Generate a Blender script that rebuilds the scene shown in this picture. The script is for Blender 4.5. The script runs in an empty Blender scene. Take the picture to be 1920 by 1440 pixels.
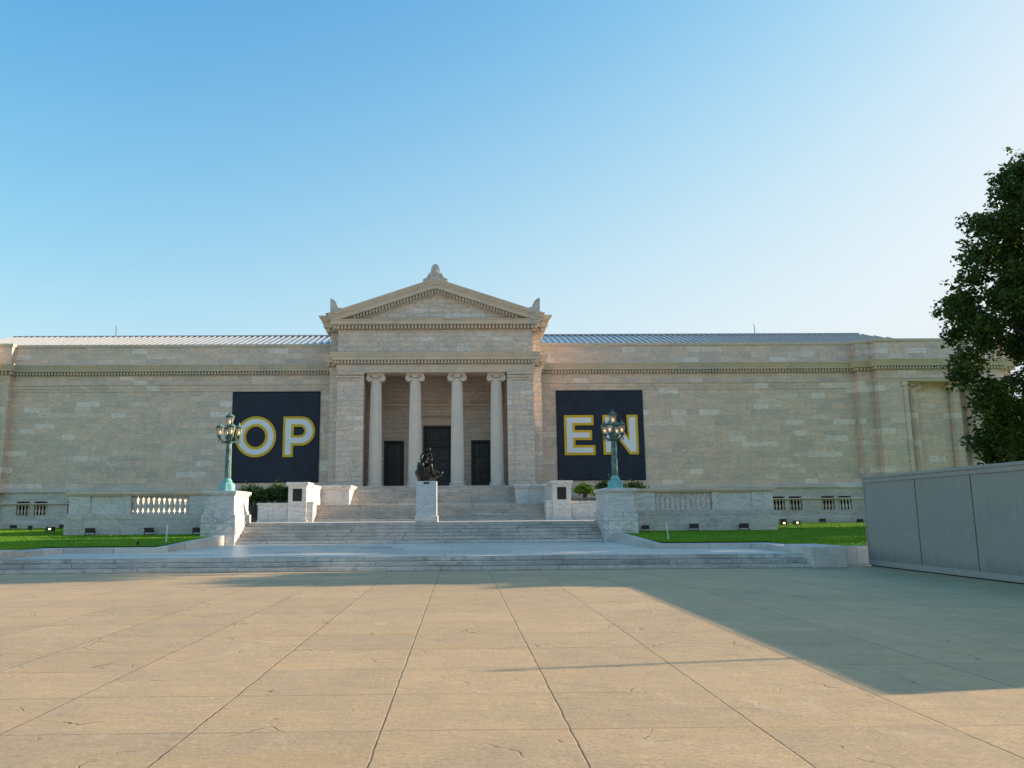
import bpy, math, random
from mathutils import Vector, Matrix
import numpy as np
R = math.radians
scene = bpy.context.scene
COL = scene.collection
random.seed(7)

# ---------------------------------------------------------------- camera
cd = bpy.data.cameras.new('camera')
cam = bpy.data.objects.new('camera', cd); COL.objects.link(cam)
FPX, PX, YAW, PIT, ROLL = 1500.0, 884.0, .84, 9.35, -.41
cd.sensor_width = 36; cd.lens = FPX / 1920 * 36
cd.shift_x = (960 - PX) / 1920
cam.location = (1.95, 0, 1.7)
cam.rotation_euler = (Matrix.Rotation(R(-YAW), 3, 'Z') @ Matrix.Rotation(R(90 + PIT), 3, 'X') @ Matrix.Rotation(R(ROLL), 3, 'Z')).to_euler()
cd.clip_start = .1; cd.clip_end = 5000
scene.camera = cam

# ---------------------------------------------------------------- sky, sun, exposure
SUN_EL, SUN_AZ = 17.0, 9.5          # azimuth measured from +X towards +Y
world = bpy.data.worlds.new('World'); scene.world = world; world.use_nodes = True
wn = world.node_tree; bg = wn.nodes['Background']
sky = wn.nodes.new('ShaderNodeTexSky'); sky.sky_type = 'NISHITA'; sky.sun_disc = False
sky.sun_elevation = R(SUN_EL); sky.sun_rotation = R(90 - SUN_AZ)
sky.altitude = 0; sky.air_density = 1.0; sky.dust_density = 1.6; sky.ozone_density = 2.0
wn.links.new(sky.outputs[0], bg.inputs[0]); bg.inputs[1].default_value = .15
# the camera's rendering of the sky: deeper blue away from the sun, milky towards it and the horizon
SK = dict(hp=2.6, ap=1.2, f=1.9, c=[(2.05, 1.98, .91, 3.55), (1.12, 1.23, 1.04, 4.0), (.8, 1.24, 1.15, 4.0)])
def _wm(op, a, b=None, c=None, clamp=False):
    x = wn.nodes.new('ShaderNodeMath'); x.operation = op; x.use_clamp = clamp
    for i, v in enumerate((a, b, c)):
        if v is None: continue
        if isinstance(v, bpy.types.NodeSocket): wn.links.new(v, x.inputs[i])
        else: x.inputs[i].default_value = v
    return x.outputs[0]
_tc = wn.nodes.new('ShaderNodeTexCoord'); _sd = wn.nodes.new('ShaderNodeSeparateXYZ'); wn.links.new(_tc.outputs['Generated'], _sd.inputs[0])
_sc = wn.nodes.new('ShaderNodeSeparateColor'); wn.links.new(sky.outputs[0], _sc.inputs[0])
_hz = _wm('POWER', _wm('SUBTRACT', 1.0, _wm('MAXIMUM', _sd.outputs[2], 0.0)), SK['hp'])
_az = _wm('POWER', _wm('ADD', .5, _wm('MULTIPLY', _sd.outputs[0], .5)), SK['ap'])
_fac = _wm('MULTIPLY', _wm('MULTIPLY', _hz, _az), SK['f'], clamp=True)
_ch = []
for _i, (_p, _g, _h, _l) in enumerate(SK['c']):
    _c = _wm('MULTIPLY', _wm('POWER', _wm('MULTIPLY', _sc.outputs[_i], .27), _p), _g / .27)
    _c = _wm('ADD', _c, _wm('MULTIPLY', _fac, _wm('SUBTRACT', _h / .27, _c)))
    _k = _wm('POWER', _wm('ADD', 1.0, _wm('POWER', _wm('DIVIDE', _c, _l), 3.0)), -1.0 / 3.0)
    _ch.append(_wm('MULTIPLY', _c, _k))
_cc = wn.nodes.new('ShaderNodeCombineColor')
for _i in range(3): wn.links.new(_ch[_i], _cc.inputs[_i])
wn.links.new(_cc.outputs[0], bg.inputs[0])
sl = bpy.data.lights.new('sun', 'SUN'); sl.energy = 4.85; sl.angle = R(.5); sl.color = (1, .81, .62)
so = bpy.data.objects.new('sun', sl); COL.objects.link(so)
S = Vector((math.cos(R(SUN_AZ)) * math.cos(R(SUN_EL)), math.sin(R(SUN_AZ)) * math.cos(R(SUN_EL)), math.sin(R(SUN_EL))))
so.rotation_euler = S.to_track_quat('Z', 'Y').to_euler()
scene.view_settings.view_transform = 'Standard'; scene.view_settings.look = 'None'
scene.view_settings.exposure = .88; scene.view_settings.gamma = 1

# ---------------------------------------------------------------- node helpers
class NT:
    def __init__(s, name):
        s.m = bpy.data.materials.new(name); s.m.use_nodes = True; s.t = s.m.node_tree
        s.b = s.t.nodes['Principled BSDF']
    def n(s, typ, **kw):
        x = s.t.nodes.new('ShaderNode' + typ)
        for k, v in kw.items(): setattr(x, k, v)
        return x
    def put(s, sock, v):
        if isinstance(v, bpy.types.NodeSocket): s.t.links.new(v, sock)
        elif v is not None: sock.default_value = v
    def math(s, op, a, b=None, c=None, clamp=False):
        x = s.n('Math', operation=op, use_clamp=clamp); s.put(x.inputs[0], a)
        if b is not None: s.put(x.inputs[1], b)
        if c is not None: s.put(x.inputs[2], c)
        return x.outputs[0]
    def pos(s):
        x = s.n('NewGeometry'); y = s.n('SeparateXYZ'); s.put(y.inputs[0], x.outputs['Position']); return x.outputs['Position'], y.outputs
    def xyz(s, x, y, z):
        c = s.n('CombineXYZ'); s.put(c.inputs[0], x); s.put(c.inputs[1], y); s.put(c.inputs[2], z); return c.outputs[0]
    def noise(s, vec, scale, detail=4, rough=.55, dist=0):
        x = s.n('TexNoise'); s.put(x.inputs['Vector'], vec); x.inputs['Scale'].default_value = scale
        x.inputs['Detail'].default_value = detail; x.inputs['Roughness'].default_value = rough; x.inputs['Distortion'].default_value = dist
        return x.outputs[0]
    def ramp(s, fac, stops, interp='LINEAR'):
        x = s.n('ValToRGB'); s.put(x.inputs[0], fac); e = x.color_ramp; e.interpolation = interp
        while len(e.elements) < len(stops): e.elements.new(.5)
        for i, (p, c) in enumerate(stops):
            e.elements[i].position = p; e.elements[i].color = tuple(c) + (1,) if not isinstance(c, (int, float)) else (c, c, c, 1)
        return x.outputs[0]
    def mix(s, fac, a, b, mode='MIX'):
        x = s.n('Mix', data_type='RGBA', blend_type=mode); s.put(x.inputs[0], fac)
        for i, v in ((6, a), (7, b)):
            if isinstance(v, tuple): v = v + (1,) if len(v) == 3 else v
            s.put(x.inputs[i], v)
        return x.outputs[2]
    def scale(s, vec, sc):
        x = s.n('Mapping'); s.put(x.inputs[0], vec); x.inputs['Scale'].default_value = sc; return x.outputs[0]
    def rotm(s, vec, r, sc):
        x = s.n('Mapping'); s.put(x.inputs[0], vec); x.inputs['Rotation'].default_value = r; x.inputs['Scale'].default_value = sc; return x.outputs[0]
    def bump(s, h, strength=.3, dist=.02):
        x = s.n('Bump'); s.put(x.inputs['Height'], h); x.inputs['Strength'].default_value = strength; x.inputs['Distance'].default_value = dist
        s.t.links.new(x.outputs[0], s.b.inputs['Normal'])
    def done(s, col, rough=.6, metal=0, spec=.4):
        s.put(s.b.inputs['Base Color'], col if not isinstance(col, tuple) else col + (1,))
        s.put(s.b.inputs['Roughness'], rough); s.b.inputs['Metallic'].default_value = metal
        s.b.inputs['Specular IOR Level'].default_value = spec
        return s.m

def marble(name, bw=1.35, bh=.38, pal=None, joint=.007, jdark=.5, vein=.35, floor=False, rough=.55, stain=.15, varbw=.0, streak=.0, tint=1.0, layer=.25, z0=0.0):
    k = NT(name); P, c = k.pos()
    if floor: U, V = c[0], c[1]
    else: U, V = k.math('ADD', c[0], c[1]), (k.math('SUBTRACT', c[2], z0 - 10 * bh) if z0 else c[2])
    vr = k.math('DIVIDE', V, bh); row = k.math('FLOOR', vr)
    wn_ = k.n('TexWhiteNoise', noise_dimensions='1D'); k.put(wn_.inputs['W'], k.math('ADD', row, 3.7)); rr = wn_.outputs[0]
    ur = k.math('ADD', k.math('DIVIDE', U, bw), k.math('MULTIPLY', rr, 7.3))
    # block lengths wobble along each course
    ur = k.math('ADD', ur, k.math('MULTIPLY', k.math('SINE', k.math('ADD', k.math('MULTIPLY', ur, 1.9), k.math('MULTIPLY', rr, 20))), .18))
    colm = k.math('FLOOR', ur)
    w2 = k.n('TexWhiteNoise', noise_dimensions='2D'); k.put(w2.inputs['Vector'], k.xyz(colm, row, 0)); rnd = w2.outputs[0]
    pal = pal or PAL
    base = k.ramp(rnd, pal, 'CONSTANT')
    # soft regional drift between the tones and layered bedding inside the blocks
    off = k.math('MULTIPLY', rnd, 31.0)
    Pb = k.xyz(k.math('ADD', U, off), k.math('ADD', V, k.math('MULTIPLY', off, .37)), k.math('MULTIPLY', off, 1.7))
    lay = k.noise(k.rotm(Pb, (0, 0, R(9)), (1.1, 3.4, 1)), 1.1, 6, .62, 1.5)
    base = k.mix(layer, base, k.ramp(lay, [(.30, (.38, .33, .28)), (.45, (.58, .49, .40)), (.58, (.64, .54, .44)), (.75, (.76, .71, .66))]))
    vn = k.noise(k.rotm(Pb, (0, 0, R(38)), (.7, 2.6, 1)), 1.3, 7, .6, 1.6)
    vm = k.math('SUBTRACT', 1.0, k.math('MULTIPLY', k.math('ABSOLUTE', k.math('SUBTRACT', vn, .5)), 22.0), clamp=True)
    msk = k.noise(P, .6, 2); vm = k.math('MULTIPLY', k.math('MULTIPLY', vm, vein), k.math('MULTIPLY', msk, 1.6))
    base = k.mix(vm, base, (.20, .215, .235))
    fine = k.noise(P, 9.0, 6, .7); base = k.mix(.19, base, k.ramp(fine, [(.25, .12), (.75, .85)]), 'OVERLAY')
    if stain:
        sn = k.noise(k.scale(P, (.6, .6, 1.1)), .9, 5, .62); base = k.mix(k.math('MULTIPLY', k.ramp(sn, [(.5, 0), (.72, 1)]), stain), base, (.20, .185, .165))
    if streak:  # vertical dark streaks: soot, and painted contact shading on the walls
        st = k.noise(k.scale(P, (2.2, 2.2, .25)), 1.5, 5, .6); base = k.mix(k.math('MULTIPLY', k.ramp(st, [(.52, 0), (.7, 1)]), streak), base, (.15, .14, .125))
    fu = k.math('FRACT', ur); fv = k.math('FRACT', vr)
    du = k.math('MULTIPLY', k.math('MINIMUM', fu, k.math('SUBTRACT', 1.0, fu)), bw)
    dv = k.math('MULTIPLY', k.math('MINIMUM', fv, k.math('SUBTRACT', 1.0, fv)), bh)
    d = k.math('MINIMUM', du, dv)
    jm = k.math('SUBTRACT', 1.0, k.math('DIVIDE', d, joint), clamp=True)
    jn = k.noise(P, 1.7, 3); jm2 = k.math('MULTIPLY', jm, k.math('MULTIPLY', k.ramp(jn, [(.3, .35), (.6, 1)]), jdark))
    base = k.mix(jm2, base, (.09, .08, .07))
    if tint != 1.0: base = k.mix(1.0, base, (tint, tint, tint) if not isinstance(tint, tuple) else tint, 'MULTIPLY')
    h = k.math('ADD', k.math('MULTIPLY', fine, .35), k.math('SUBTRACT', k.math('MULTIPLY', rnd, .35), jm))
    k.bump(h, .35, .012)
    return k.done(base, k.math('ADD', k.math('MULTIPLY', fine, .3), rough - .15))

PAL = [(0, (.56, .48, .40)), (.16, (.52, .465, .40)), (.34, (.60, .50, .40)), (.50, (.50, .46, .41)), (.64, (.62, .50, .40)), (.78, (.56, .505, .445)), (.95, (.68, .65, .61))]
PALW = [(0, (.58, .48, .38)), (.18, (.47, .43, .37)), (.34, (.65, .51, .39)), (.48, (.42, .395, .355)), (.60, (.61, .49, .375)), (.74, (.66, .59, .51)), (.84, (.54, .455, .365)), (.93, (.78, .76, .73))]
PALS = [(0, (.65, .60, .54)), (.2, (.54, .51, .47)), (.4, (.69, .63, .56)), (.6, (.58, .55, .51)), (.8, (.69, .63, .55)), (.93, (.44, .40, .36))]
PALG = [(0, (.60, .55, .48)), (.2, (.52, .49, .44)), (.4, (.62, .55, .48)), (.6, (.55, .51, .46)), (.8, (.62, .57, .51)), (.93, (.47, .43, .39))]
PALP = [(0, (.70, .655, .60)), (.3, (.66, .62, .58)), (.6, (.71, .665, .61)), (.8, (.64, .61, .57))]
M = {}
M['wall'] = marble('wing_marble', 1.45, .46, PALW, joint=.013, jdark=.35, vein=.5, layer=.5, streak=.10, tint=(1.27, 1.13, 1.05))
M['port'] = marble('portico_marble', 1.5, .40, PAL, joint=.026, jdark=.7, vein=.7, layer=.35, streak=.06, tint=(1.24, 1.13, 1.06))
M['base'] = marble('plinth_marble', 1.9, .55, PALG, joint=.018, jdark=.55, vein=.6, stain=.3)
M['trim'] = marble('trim_marble', 1.8, 9.0, PAL, joint=.018, jdark=.6, vein=.2, stain=.25, layer=.2, tint=(1.12, 1.05, .96))
M['col'] = marble('column_marble', 40, 40, [(0, (.70, .61, .52)), (.5, (.72, .62, .53))], joint=.001, jdark=.0, vein=.12, stain=.05, layer=.15)
M['pier'] = marble('pier_marble', 1.62, .47, PALP, joint=.02, jdark=.7, vein=.8, stain=.08, layer=.1)
M['slab'] = marble('panel_marble', 3.1, 6.0, PALP, joint=.02, jdark=.6, vein=.55, stain=.06, layer=.1)
M['step'] = marble('step_marble', 2.9, .165, PALS, joint=.026, jdark=.95, vein=.6, stain=.6, rough=.45, z0=.405)
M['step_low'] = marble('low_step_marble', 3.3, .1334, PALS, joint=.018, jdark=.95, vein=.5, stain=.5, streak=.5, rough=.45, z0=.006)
M['step_up'] = marble('upper_step_marble', 2.6, .1584, PAL, joint=.024, jdark=.8, vein=.6, stain=.55, rough=.5, z0=1.39)
M['terr'] = marble('terrace_marble', 2.85, 2.4, PALS, joint=.03, jdark=.8, vein=.25, floor=True, rough=.36, stain=.2, tint=(1.14, 1.14, 1.10))
M['curb'] = marble('kerb_marble', 2.6, 9.0, PALS, joint=.02, jdark=.7, vein=.25, stain=.35)

# plaza: buff stamped concrete with long and short joints
k = NT('plaza_concrete'); P, c = k.pos()
wob = k.math('MULTIPLY', k.math('SUBTRACT', k.noise(P, 2.2, 4, .7), .5), .035)
ux = k.math('ADD', k.math('DIVIDE', k.math('ADD', k.math('ADD', c[0], wob), -1.30 + 1.522 * 40), 1.522), .0)
fx = k.math('FRACT', ux); dx = k.math('MULTIPLY', k.math('MINIMUM', fx, k.math('SUBTRACT', 1.0, fx)), 1.522)
uy = k.math('DIVIDE', k.math('ADD', k.math('ADD', c[1], wob), -8.13 + 1.33 * 30), 1.33)
# the transverse joints stop and shift a little from strip to strip
lane = k.math('FLOOR', ux)
wl = k.n('TexWhiteNoise', noise_dimensions='1D'); k.put(wl.inputs['W'], lane)
uy = k.math('ADD', uy, k.math('MULTIPLY', wl.outputs[0], .03))
fy = k.math('FRACT', uy); dy = k.math('MULTIPLY', k.math('MINIMUM', fy, k.math('SUBTRACT', 1.0, fy)), 1.33)
jx = k.math('SUBTRACT', 1.0, k.math('DIVIDE', dx, .0125), clamp=True)
jxn = k.ramp(k.noise(P, 3.0, 3, .6), [(.3, .55), (.6, 1.0)])
jx = k.math('MULTIPLY', jx, jxn)
jyn = k.ramp(k.noise(k.scale(P, (.35, 1.0, 1)), .9, 3, .6), [(.36, 0.25), (.55, 1.0)])
jy = k.math('MULTIPLY', k.math('SUBTRACT', 1.0, k.math('DIVIDE', dy, .014), clamp=True), jyn)
big = k.noise(P, .22, 5, .6); med = k.noise(P, 1.6, 7, .68, .6); fin = k.noise(P, 22, 6, .75)
col = k.ramp(med, [(.30, (.38, .29, .185)), (.42, (.465, .35, .21)), (.52, (.52, .38, .225)), (.62, (.575, .41, .225)), (.75, (.62, .465, .28))])
col = k.mix(k.math('MULTIPLY', big, .5), col, (.44, .39, .26))
wl2 = k.n('TexWhiteNoise', noise_dimensions='2D'); k.put(wl2.inputs['Vector'], k.xyz(lane, k.math('FLOOR', uy), 0))
col = k.mix(.34, col, k.ramp(wl2.outputs[0], [(0, (.37, .295, .185)), (.5, (.50, .38, .215)), (1, (.62, .455, .26))]))
col = k.mix(.32, col, k.ramp(fin, [(.28, .1), (.72, .9)]), 'OVERLAY')
spk = k.noise(P, 60, 3, .8); col = k.mix(.2, col, k.ramp(spk, [(.3, .15), (.7, .85)]), 'OVERLAY')
yel = k.noise(k.scale(P, (.5, 1.6, 1)), .8, 6, .7); col = k.mix(k.math('MULTIPLY', k.ramp(yel, [(.52, 0), (.68, 1)]), .35), col, (.60, .40, .16))
stn = k.noise(P, .55, 6, .7, .8); col = k.mix(k.math('MULTIPLY', k.ramp(stn, [(.53, 0), (.64, 1)]), .30), col, (.33, .275, .20))
pal_ = k.noise(k.scale(P, (1.3, .8, 1)), 1.1, 6, .75, 1.0); col = k.mix(k.math('MULTIPLY', k.ramp(pal_, [(.56, 0), (.70, 1)]), .35), col, (.68, .56, .42))
# slate-like ledges pressed into the surface: short broken cracks
Pd = k.n('VectorMath', operation='ADD'); nz = k.n('TexNoise'); nz.inputs['Scale'].default_value = 1.9; nz.inputs['Detail'].default_value = 5; k.put(nz.inputs[0], P)
k.put(Pd.inputs[0], P); vs = k.n('VectorMath', operation='SCALE'); k.put(vs.inputs[0], nz.outputs['Color']); vs.inputs['Scale'].default_value = .55; k.put(Pd.inputs[1], vs.outputs[0])
vo = k.n('TexVoronoi', feature='DISTANCE_TO_EDGE'); k.put(vo.inputs['Vector'], Pd.outputs[0]); vo.inputs['Scale'].default_value = 1.15
crk = k.math('SUBTRACT', 1.0, k.math('DIVIDE', vo.outputs[0], .016), clamp=True)
cm = k.ramp(k.noise(P, 1.15, 3, .6), [(.585, 0), (.63, 1)])
crk = k.math('MULTIPLY', crk, cm)
jd = k.math('MAXIMUM', k.math('MULTIPLY', jx, .95), k.math('MULTIPLY', jy, .58))
col = k.mix(jd, col, (.07, .055, .04)); col = k.mix(k.math('MULTIPLY', crk, .7), col, (.09, .065, .04))
# stretched ledge relief with the joints and cracks sunk into it
ledge = k.noise(k.rotm(P, (0, 0, R(-20)), (1.0, 3.2, 1)), 1.7, 8, .72, 1.4)
h = k.math('ADD', k.math('MULTIPLY', ledge, .85), k.math('MULTIPLY', fin, .22))
h = k.math('SUBTRACT', h, k.math('MULTIPLY', k.math('MAXIMUM', jx, jy), .28)); h = k.math('SUBTRACT', h, k.math('MULTIPLY', crk, .4))
col = k.mix(1.0, col, (1.06, .95, .87), 'MULTIPLY')
k.bump(h, .95, .024)
M['plaza'] = k.done(col, k.math('ADD', k.math('MULTIPLY', fin, .25), .5), spec=.35)

def plain(name, col, rough=.6, metal=0, var=.25, sc=6, bump=.15, spec=.4, col2=None):
    k = NT(name); P, c = k.pos(); n1 = k.noise(P, sc, 5, .65)
    c2 = col2 or tuple(v * (1 - var) for v in col); c3 = tuple(min(1, v * (1 + var * .6)) for v in col)
    cc = k.ramp(n1, [(.3, c2), (.5, col), (.75, c3)])
    if bump: k.bump(n1, bump, .01)
    return k.done(cc, rough, metal, spec)
M['grass'] = plain('lawn_green', (.10, .23, .006), .9, var=.45, sc=2.2, bump=.8, spec=.1)
k = NT('grass_blades'); P, c = k.pos(); n1 = k.noise(P, .8, 4, .6)
cc = k.ramp(n1, [(.3, (.08, .18, .005)), (.5, (.15, .28, .006)), (.75, (.26, .37, .012))])
k.b.inputs['Transmission Weight'].default_value = 0
M['blade'] = k.done(cc, .7, spec=.2)
M['soil'] = plain('far_ground', (.16, .16, .09), .95, var=.4, sc=.4)
M['bark'] = plain('bark', (.075, .055, .04), .9, var=.4, sc=9, bump=.8)
def leafmat(name, a, b, c_, tr=.25):
    k = NT(name); oi = k.n('NewGeometry'); P = oi.outputs['Position']
    n1 = k.noise(P, .9, 3, .6); rn = oi.outputs['Random Per Island']
    cc = k.mix(.5, k.ramp(n1, [(.3, a), (.5, b), (.7, c_)]), k.ramp(rn, [(0, a), (.5, b), (1, c_)]))
    k.done(cc, .5, spec=.35)
    tb = k.n('BsdfTranslucent'); k.put(tb.inputs[0], cc); ms = k.n('MixShader'); ms.inputs[0].default_value = tr
    out = k.t.nodes['Material Output']
    k.t.links.new(k.b.outputs[0], ms.inputs[1]); k.t.links.new(tb.outputs[0], ms.inputs[2]); k.t.links.new(ms.outputs[0], out.inputs[0])
    return k.m
M['leaf'] = leafmat('leaf_dark', (.026, .052, .008), (.052, .095, .013), (.11, .16, .02), .42)
M['leaf2'] = leafmat('leaf_deep', (.020, .044, .008), (.044, .082, .012), (.10, .15, .02), .4)  # slightly darker green for the lower bushy tree
M['yew'] = leafmat('needle_dark', (.02, .05, .012), (.035, .085, .016), (.07, .13, .02), .2)
M['fresh'] = leafmat('leaf_fresh', (.055, .13, .012), (.10, .21, .018), (.17, .30, .025), .4)
# verdigris bronze for the lamps: browner up the shaft, bluer on the base
k = NT('verdigris'); P, c = k.pos(); n1 = k.noise(k.scale(P, (3, 3, 1.1)), 3.2, 6, .7)
cc = k.ramp(n1, [(.32, (.04, .055, .045)), (.5, (.10, .17, .14)), (.64, (.17, .33, .29)), (.82, (.28, .50, .46))])
k.bump(n1, .3, .01); M['verd'] = k.done(cc, .65)
k = NT('verdigris_dark'); P, c = k.pos(); n1 = k.noise(P, 9, 6, .7)
cc = k.ramp(n1, [(.35, (.03, .05, .045)), (.55, (.07, .14, .125)), (.75, (.16, .34, .31))]); M['verdd'] = k.done(cc, .6)
k = NT('verdigris_base'); P, c = k.pos(); n1 = k.noise(k.scale(P, (3, 3, 1)), 2.5, 6, .7)
cc = k.ramp(n1, [(.3, (.09, .24, .22)), (.5, (.18, .43, .40)), (.75, (.30, .58, .55))]); M['verdb'] = k.done(cc, .7)
k = NT('lantern_glass'); k.done((.75, .62, .5), .35, spec=.5); k.b.inputs['Alpha'].default_value = .42; M['glass'] = k.m
k = NT('lit_bulb'); k.done((.9, .7, .4), .4); k.b.inputs['Emission Color'].default_value = (1, .62, .22, 1); k.b.inputs['Emission Strength'].default_value = 2.2; M['bulb'] = k.m
k = NT('lit_floodlight'); k.done((.9, .7, .5), .4); k.b.inputs['Emission Color'].default_value = (1, .72, .42, 1); k.b.inputs['Emission Strength'].default_value = 1.8; M['flood'] = k.m
M['housing'] = plain('bronze_housing', (.035, .028, .024), .5, .2, bump=.05)
M['bronze'] = plain('statue_bronze', (.030, .026, .020), .38, .7, var=.5, sc=5, bump=.25, spec=.6)
M['door'] = plain('door_bronze', (.045, .047, .045), .45, .5, var=.35, sc=3, bump=.1)
M['plaque'] = plain('plaque_metal', (.03, .028, .026), .35, .6, bump=.1, sc=30)
M['dark'] = plain('dark_glass', (.012, .013, .014), .25, 0, bump=0)
M['iron'] = plain('black_iron', (.015, .016, .018), .5, .3, bump=0)
M['navy'] = plain('navy_vinyl', (.011, .019, .036), .5, 0, var=.3, sc=.9, bump=.3, spec=.32)
M['yellow'] = plain('yellow_print', (.72, .44, .015), .55, 0, var=.06, sc=1, bump=0)
M['white'] = plain('white_print', (.80, .80, .80), .55, 0, var=.05, sc=1, bump=0)
M['stake'] = plain('white_paint', (.75, .75, .72), .6, var=.1)
M['glazing'] = plain('roof_glazing', (.15, .22, .28), .12, 0, var=.2, sc=.5, bump=0, spec=.9)
M['glazbar'] = plain('roof_bar', (.36, .37, .37), .4, .1, bump=0)
k = NT('hoarding_paint'); P, c = k.pos(); n1 = k.noise(k.scale(P, (8, 8, .5)), 3, 5, .6); n2 = k.noise(P, .5, 4)
cc = k.mix(n2, (.295, .285, .24), (.34, .33, .28)); cc = k.mix(.18, cc, k.ramp(n1, [(.3, .2), (.7, .8)]), 'OVERLAY')
dirt = k.math('MULTIPLY', k.math('SUBTRACT', 1.0, k.math('DIVIDE', c[2], k.math('MULTIPLY', k.noise(k.scale(P, (1, 1, .2)), 2.2, 5, .7), 1.1)), clamp=True), .6)
cc = k.mix(dirt, cc, (.13, .115, .09)); sc_ = k.noise(k.rotm(P, (R(20), 0, 0), (1, .5, 6)), 1.6, 6, .7); cc = k.mix(k.math('MULTIPLY', k.ramp(sc_, [(.60, 0), (.66, 1)]), .22), cc, (.52, .50, .46))
k.bump(n1, .1, .005); M['hoard'] = k.done(cc, .7)
M['seam'] = plain('panel_seam', (.11, .105, .09), .8)
M['rail'] = plain('hoarding_rail', (.35, .335, .295), .7, var=.15)
k = NT('water_spray'); k.done((.85, .87, .9), .3); k.b.inputs['Alpha'].default_value = .18; M['spray'] = k.m

# ---------------------------------------------------------------- mesh helpers
class MB:
    def __init__(s): s.v = []; s.f = []
    def add(s, vs, fs):
        o = len(s.v); s.v += [tuple(p) for p in vs]; s.f += [tuple(i + o for i in f) for f in fs]; return s
    def box(s, x0, x1, y0, y1, z0, z1):
        if x0 > x1: x0, x1 = x1, x0
        return s.add([(x0, y0, z0), (x1, y0, z0), (x1, y1, z0), (x0, y1, z0), (x0, y0, z1), (x1, y0, z1), (x1, y1, z1), (x0, y1, z1)],
                     [(0, 3, 2, 1), (4, 5, 6, 7), (0, 1, 5, 4), (1, 2, 6, 5), (2, 3, 7, 6), (3, 0, 4, 7)])
    def prism(s, poly, y0, y1):          # polygon in XZ (counter-clockwise seen from -Y) pushed along Y
        n = len(poly)
        return s.add([(x, y0, z) for x, z in poly] + [(x, y1, z) for x, z in poly],
                     [tuple(range(n)), tuple(range(2 * n - 1, n - 1, -1))] + [((i + 1) % n, i, i + n, (i + 1) % n + n) for i in range(n)])
    def xprism(s, poly, x0, x1):         # polygon in YZ pushed along X
        n = len(poly)
        return s.add([(x0, y, z) for y, z in poly] + [(x1, y, z) for y, z in poly],
                     [tuple(range(n)), tuple(range(2 * n - 1, n - 1, -1))] + [((i + 1) % n, i, i + n, (i + 1) % n + n) for i in range(n)])
    def lathe(s, prof, n=24, c=(0, 0, 0), rot=0):
        o = len(s.v); m = len(prof)
        for r, z in prof:
            for i in range(n):
                a = 2 * math.pi * i / n + rot; s.v.append((c[0] + r * math.cos(a), c[1] + r * math.sin(a), c[2] + z))
        for j in range(m - 1):
            for i in range(n): s.f.append((o + j * n + i, o + j * n + (i + 1) % n, o + (j + 1) * n + (i + 1) % n, o + (j + 1) * n + i))
        s.f.append(tuple(o + i for i in range(n - 1, -1, -1))); s.f.append(tuple(o + (m - 1) * n + i for i in range(n)))
        return s
    def tube(s, pts, rad, n=8):
        o = len(s.v); m = len(pts); pts = [Vector(p) for p in pts]
        rads = rad if isinstance(rad, (list, tuple)) else [rad] * m
        up = Vector((0, 0, 1))
        for j, p in enumerate(pts):
            t = (pts[min(j + 1, m - 1)] - pts[max(j - 1, 0)]).normalized()
            a = t.cross(up)
            if a.length < 1e-3: a = t.cross(Vector((0, 1, 0)))
            a.normalize(); b = t.cross(a)
            for i in range(n):
                an = 2 * math.pi * i / n; s.v.append(tuple(p + (a * math.cos(an) + b * math.sin(an)) * rads[j]))
        for j in range(m - 1):
            for i in range(n): s.f.append((o + j * n + i, o + (j + 1) * n + i, o + (j + 1) * n + (i + 1) % n, o + j * n + (i + 1) % n))
        s.f.append(tuple(o + i for i in range(n))); s.f.append(tuple(o + (m - 1) * n + i for i in range(n - 1, -1, -1)))
        return s
    def mould(s, path, prof):            # prof: (out, z); out points to the right of the walking direction
        P_ = [Vector((x, y)) for x, y in path]; mit = []
        for i, p in enumerate(P_):
            ds = []
            if i: ds.append((p - P_[i - 1]).normalized())
            if i < len(P_) - 1: ds.append((P_[i + 1] - p).normalized())
            ns = [Vector((d.y, -d.x)) for d in ds]
            if len(ns) == 1: mit.append(ns[0])
            else:
                b = (ns[0] + ns[1]).normalized(); mit.append(b / max(.2, b.dot(ns[0])))
        o = len(s.v); m = len(prof)
        for p, q in zip(P_, mit):
            for out, z in prof: s.v.append((p.x + q.x * out, p.y + q.y * out, z))
        for i in range(len(P_) - 1):
            for j in range(m - 1): s.f.append((o + i * m + j, o + (i + 1) * m + j, o + (i + 1) * m + j + 1, o + i * m + j + 1))
        s.f.append(tuple(o + j for j in range(m))); s.f.append(tuple(o + (len(P_) - 1) * m + j for j in range(m - 1, -1, -1)))
        return s
    def build(s, name, mat, parent=None, smooth=False, bevel=0, loc=None):
        me = bpy.data.meshes.new(name); me.from_pydata(s.v, [], s.f); me.validate(); me.update()
        import bmesh
        bm = bmesh.new(); bm.from_mesh(me); bmesh.ops.recalc_face_normals(bm, faces=bm.faces); bm.to_mesh(me); bm.free()
        o = bpy.data.objects.new(name, me); COL.objects.link(o); me.materials.append(M[mat] if isinstance(mat, str) else mat)
        if smooth: me.polygons.foreach_set('use_smooth', [True] * len(me.polygons))
        if bevel:
            b = o.modifiers.new('bevel', 'BEVEL'); b.width = bevel; b.segments = 2; b.limit_method = 'ANGLE'; b.angle_limit = R(40)
        if parent: o.parent = parent
        if loc: o.location = loc
        return o
def tag(o, label=None, cat=None, group=None, kind=None):
    if label: o['label'] = label
    if cat: o['category'] = cat
    if group: o['group'] = group
    if kind: o['kind'] = kind
    return o
def empty(name, label, cat, group=None, loc=(0, 0, 0), rz=0):
    o = bpy.data.objects.new(name, None); COL.objects.link(o); o.location = loc; o.rotation_euler = (0, 0, rz); o.empty_display_size = .2
    return tag(o, label, cat, group)
KIDS = {}
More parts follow.
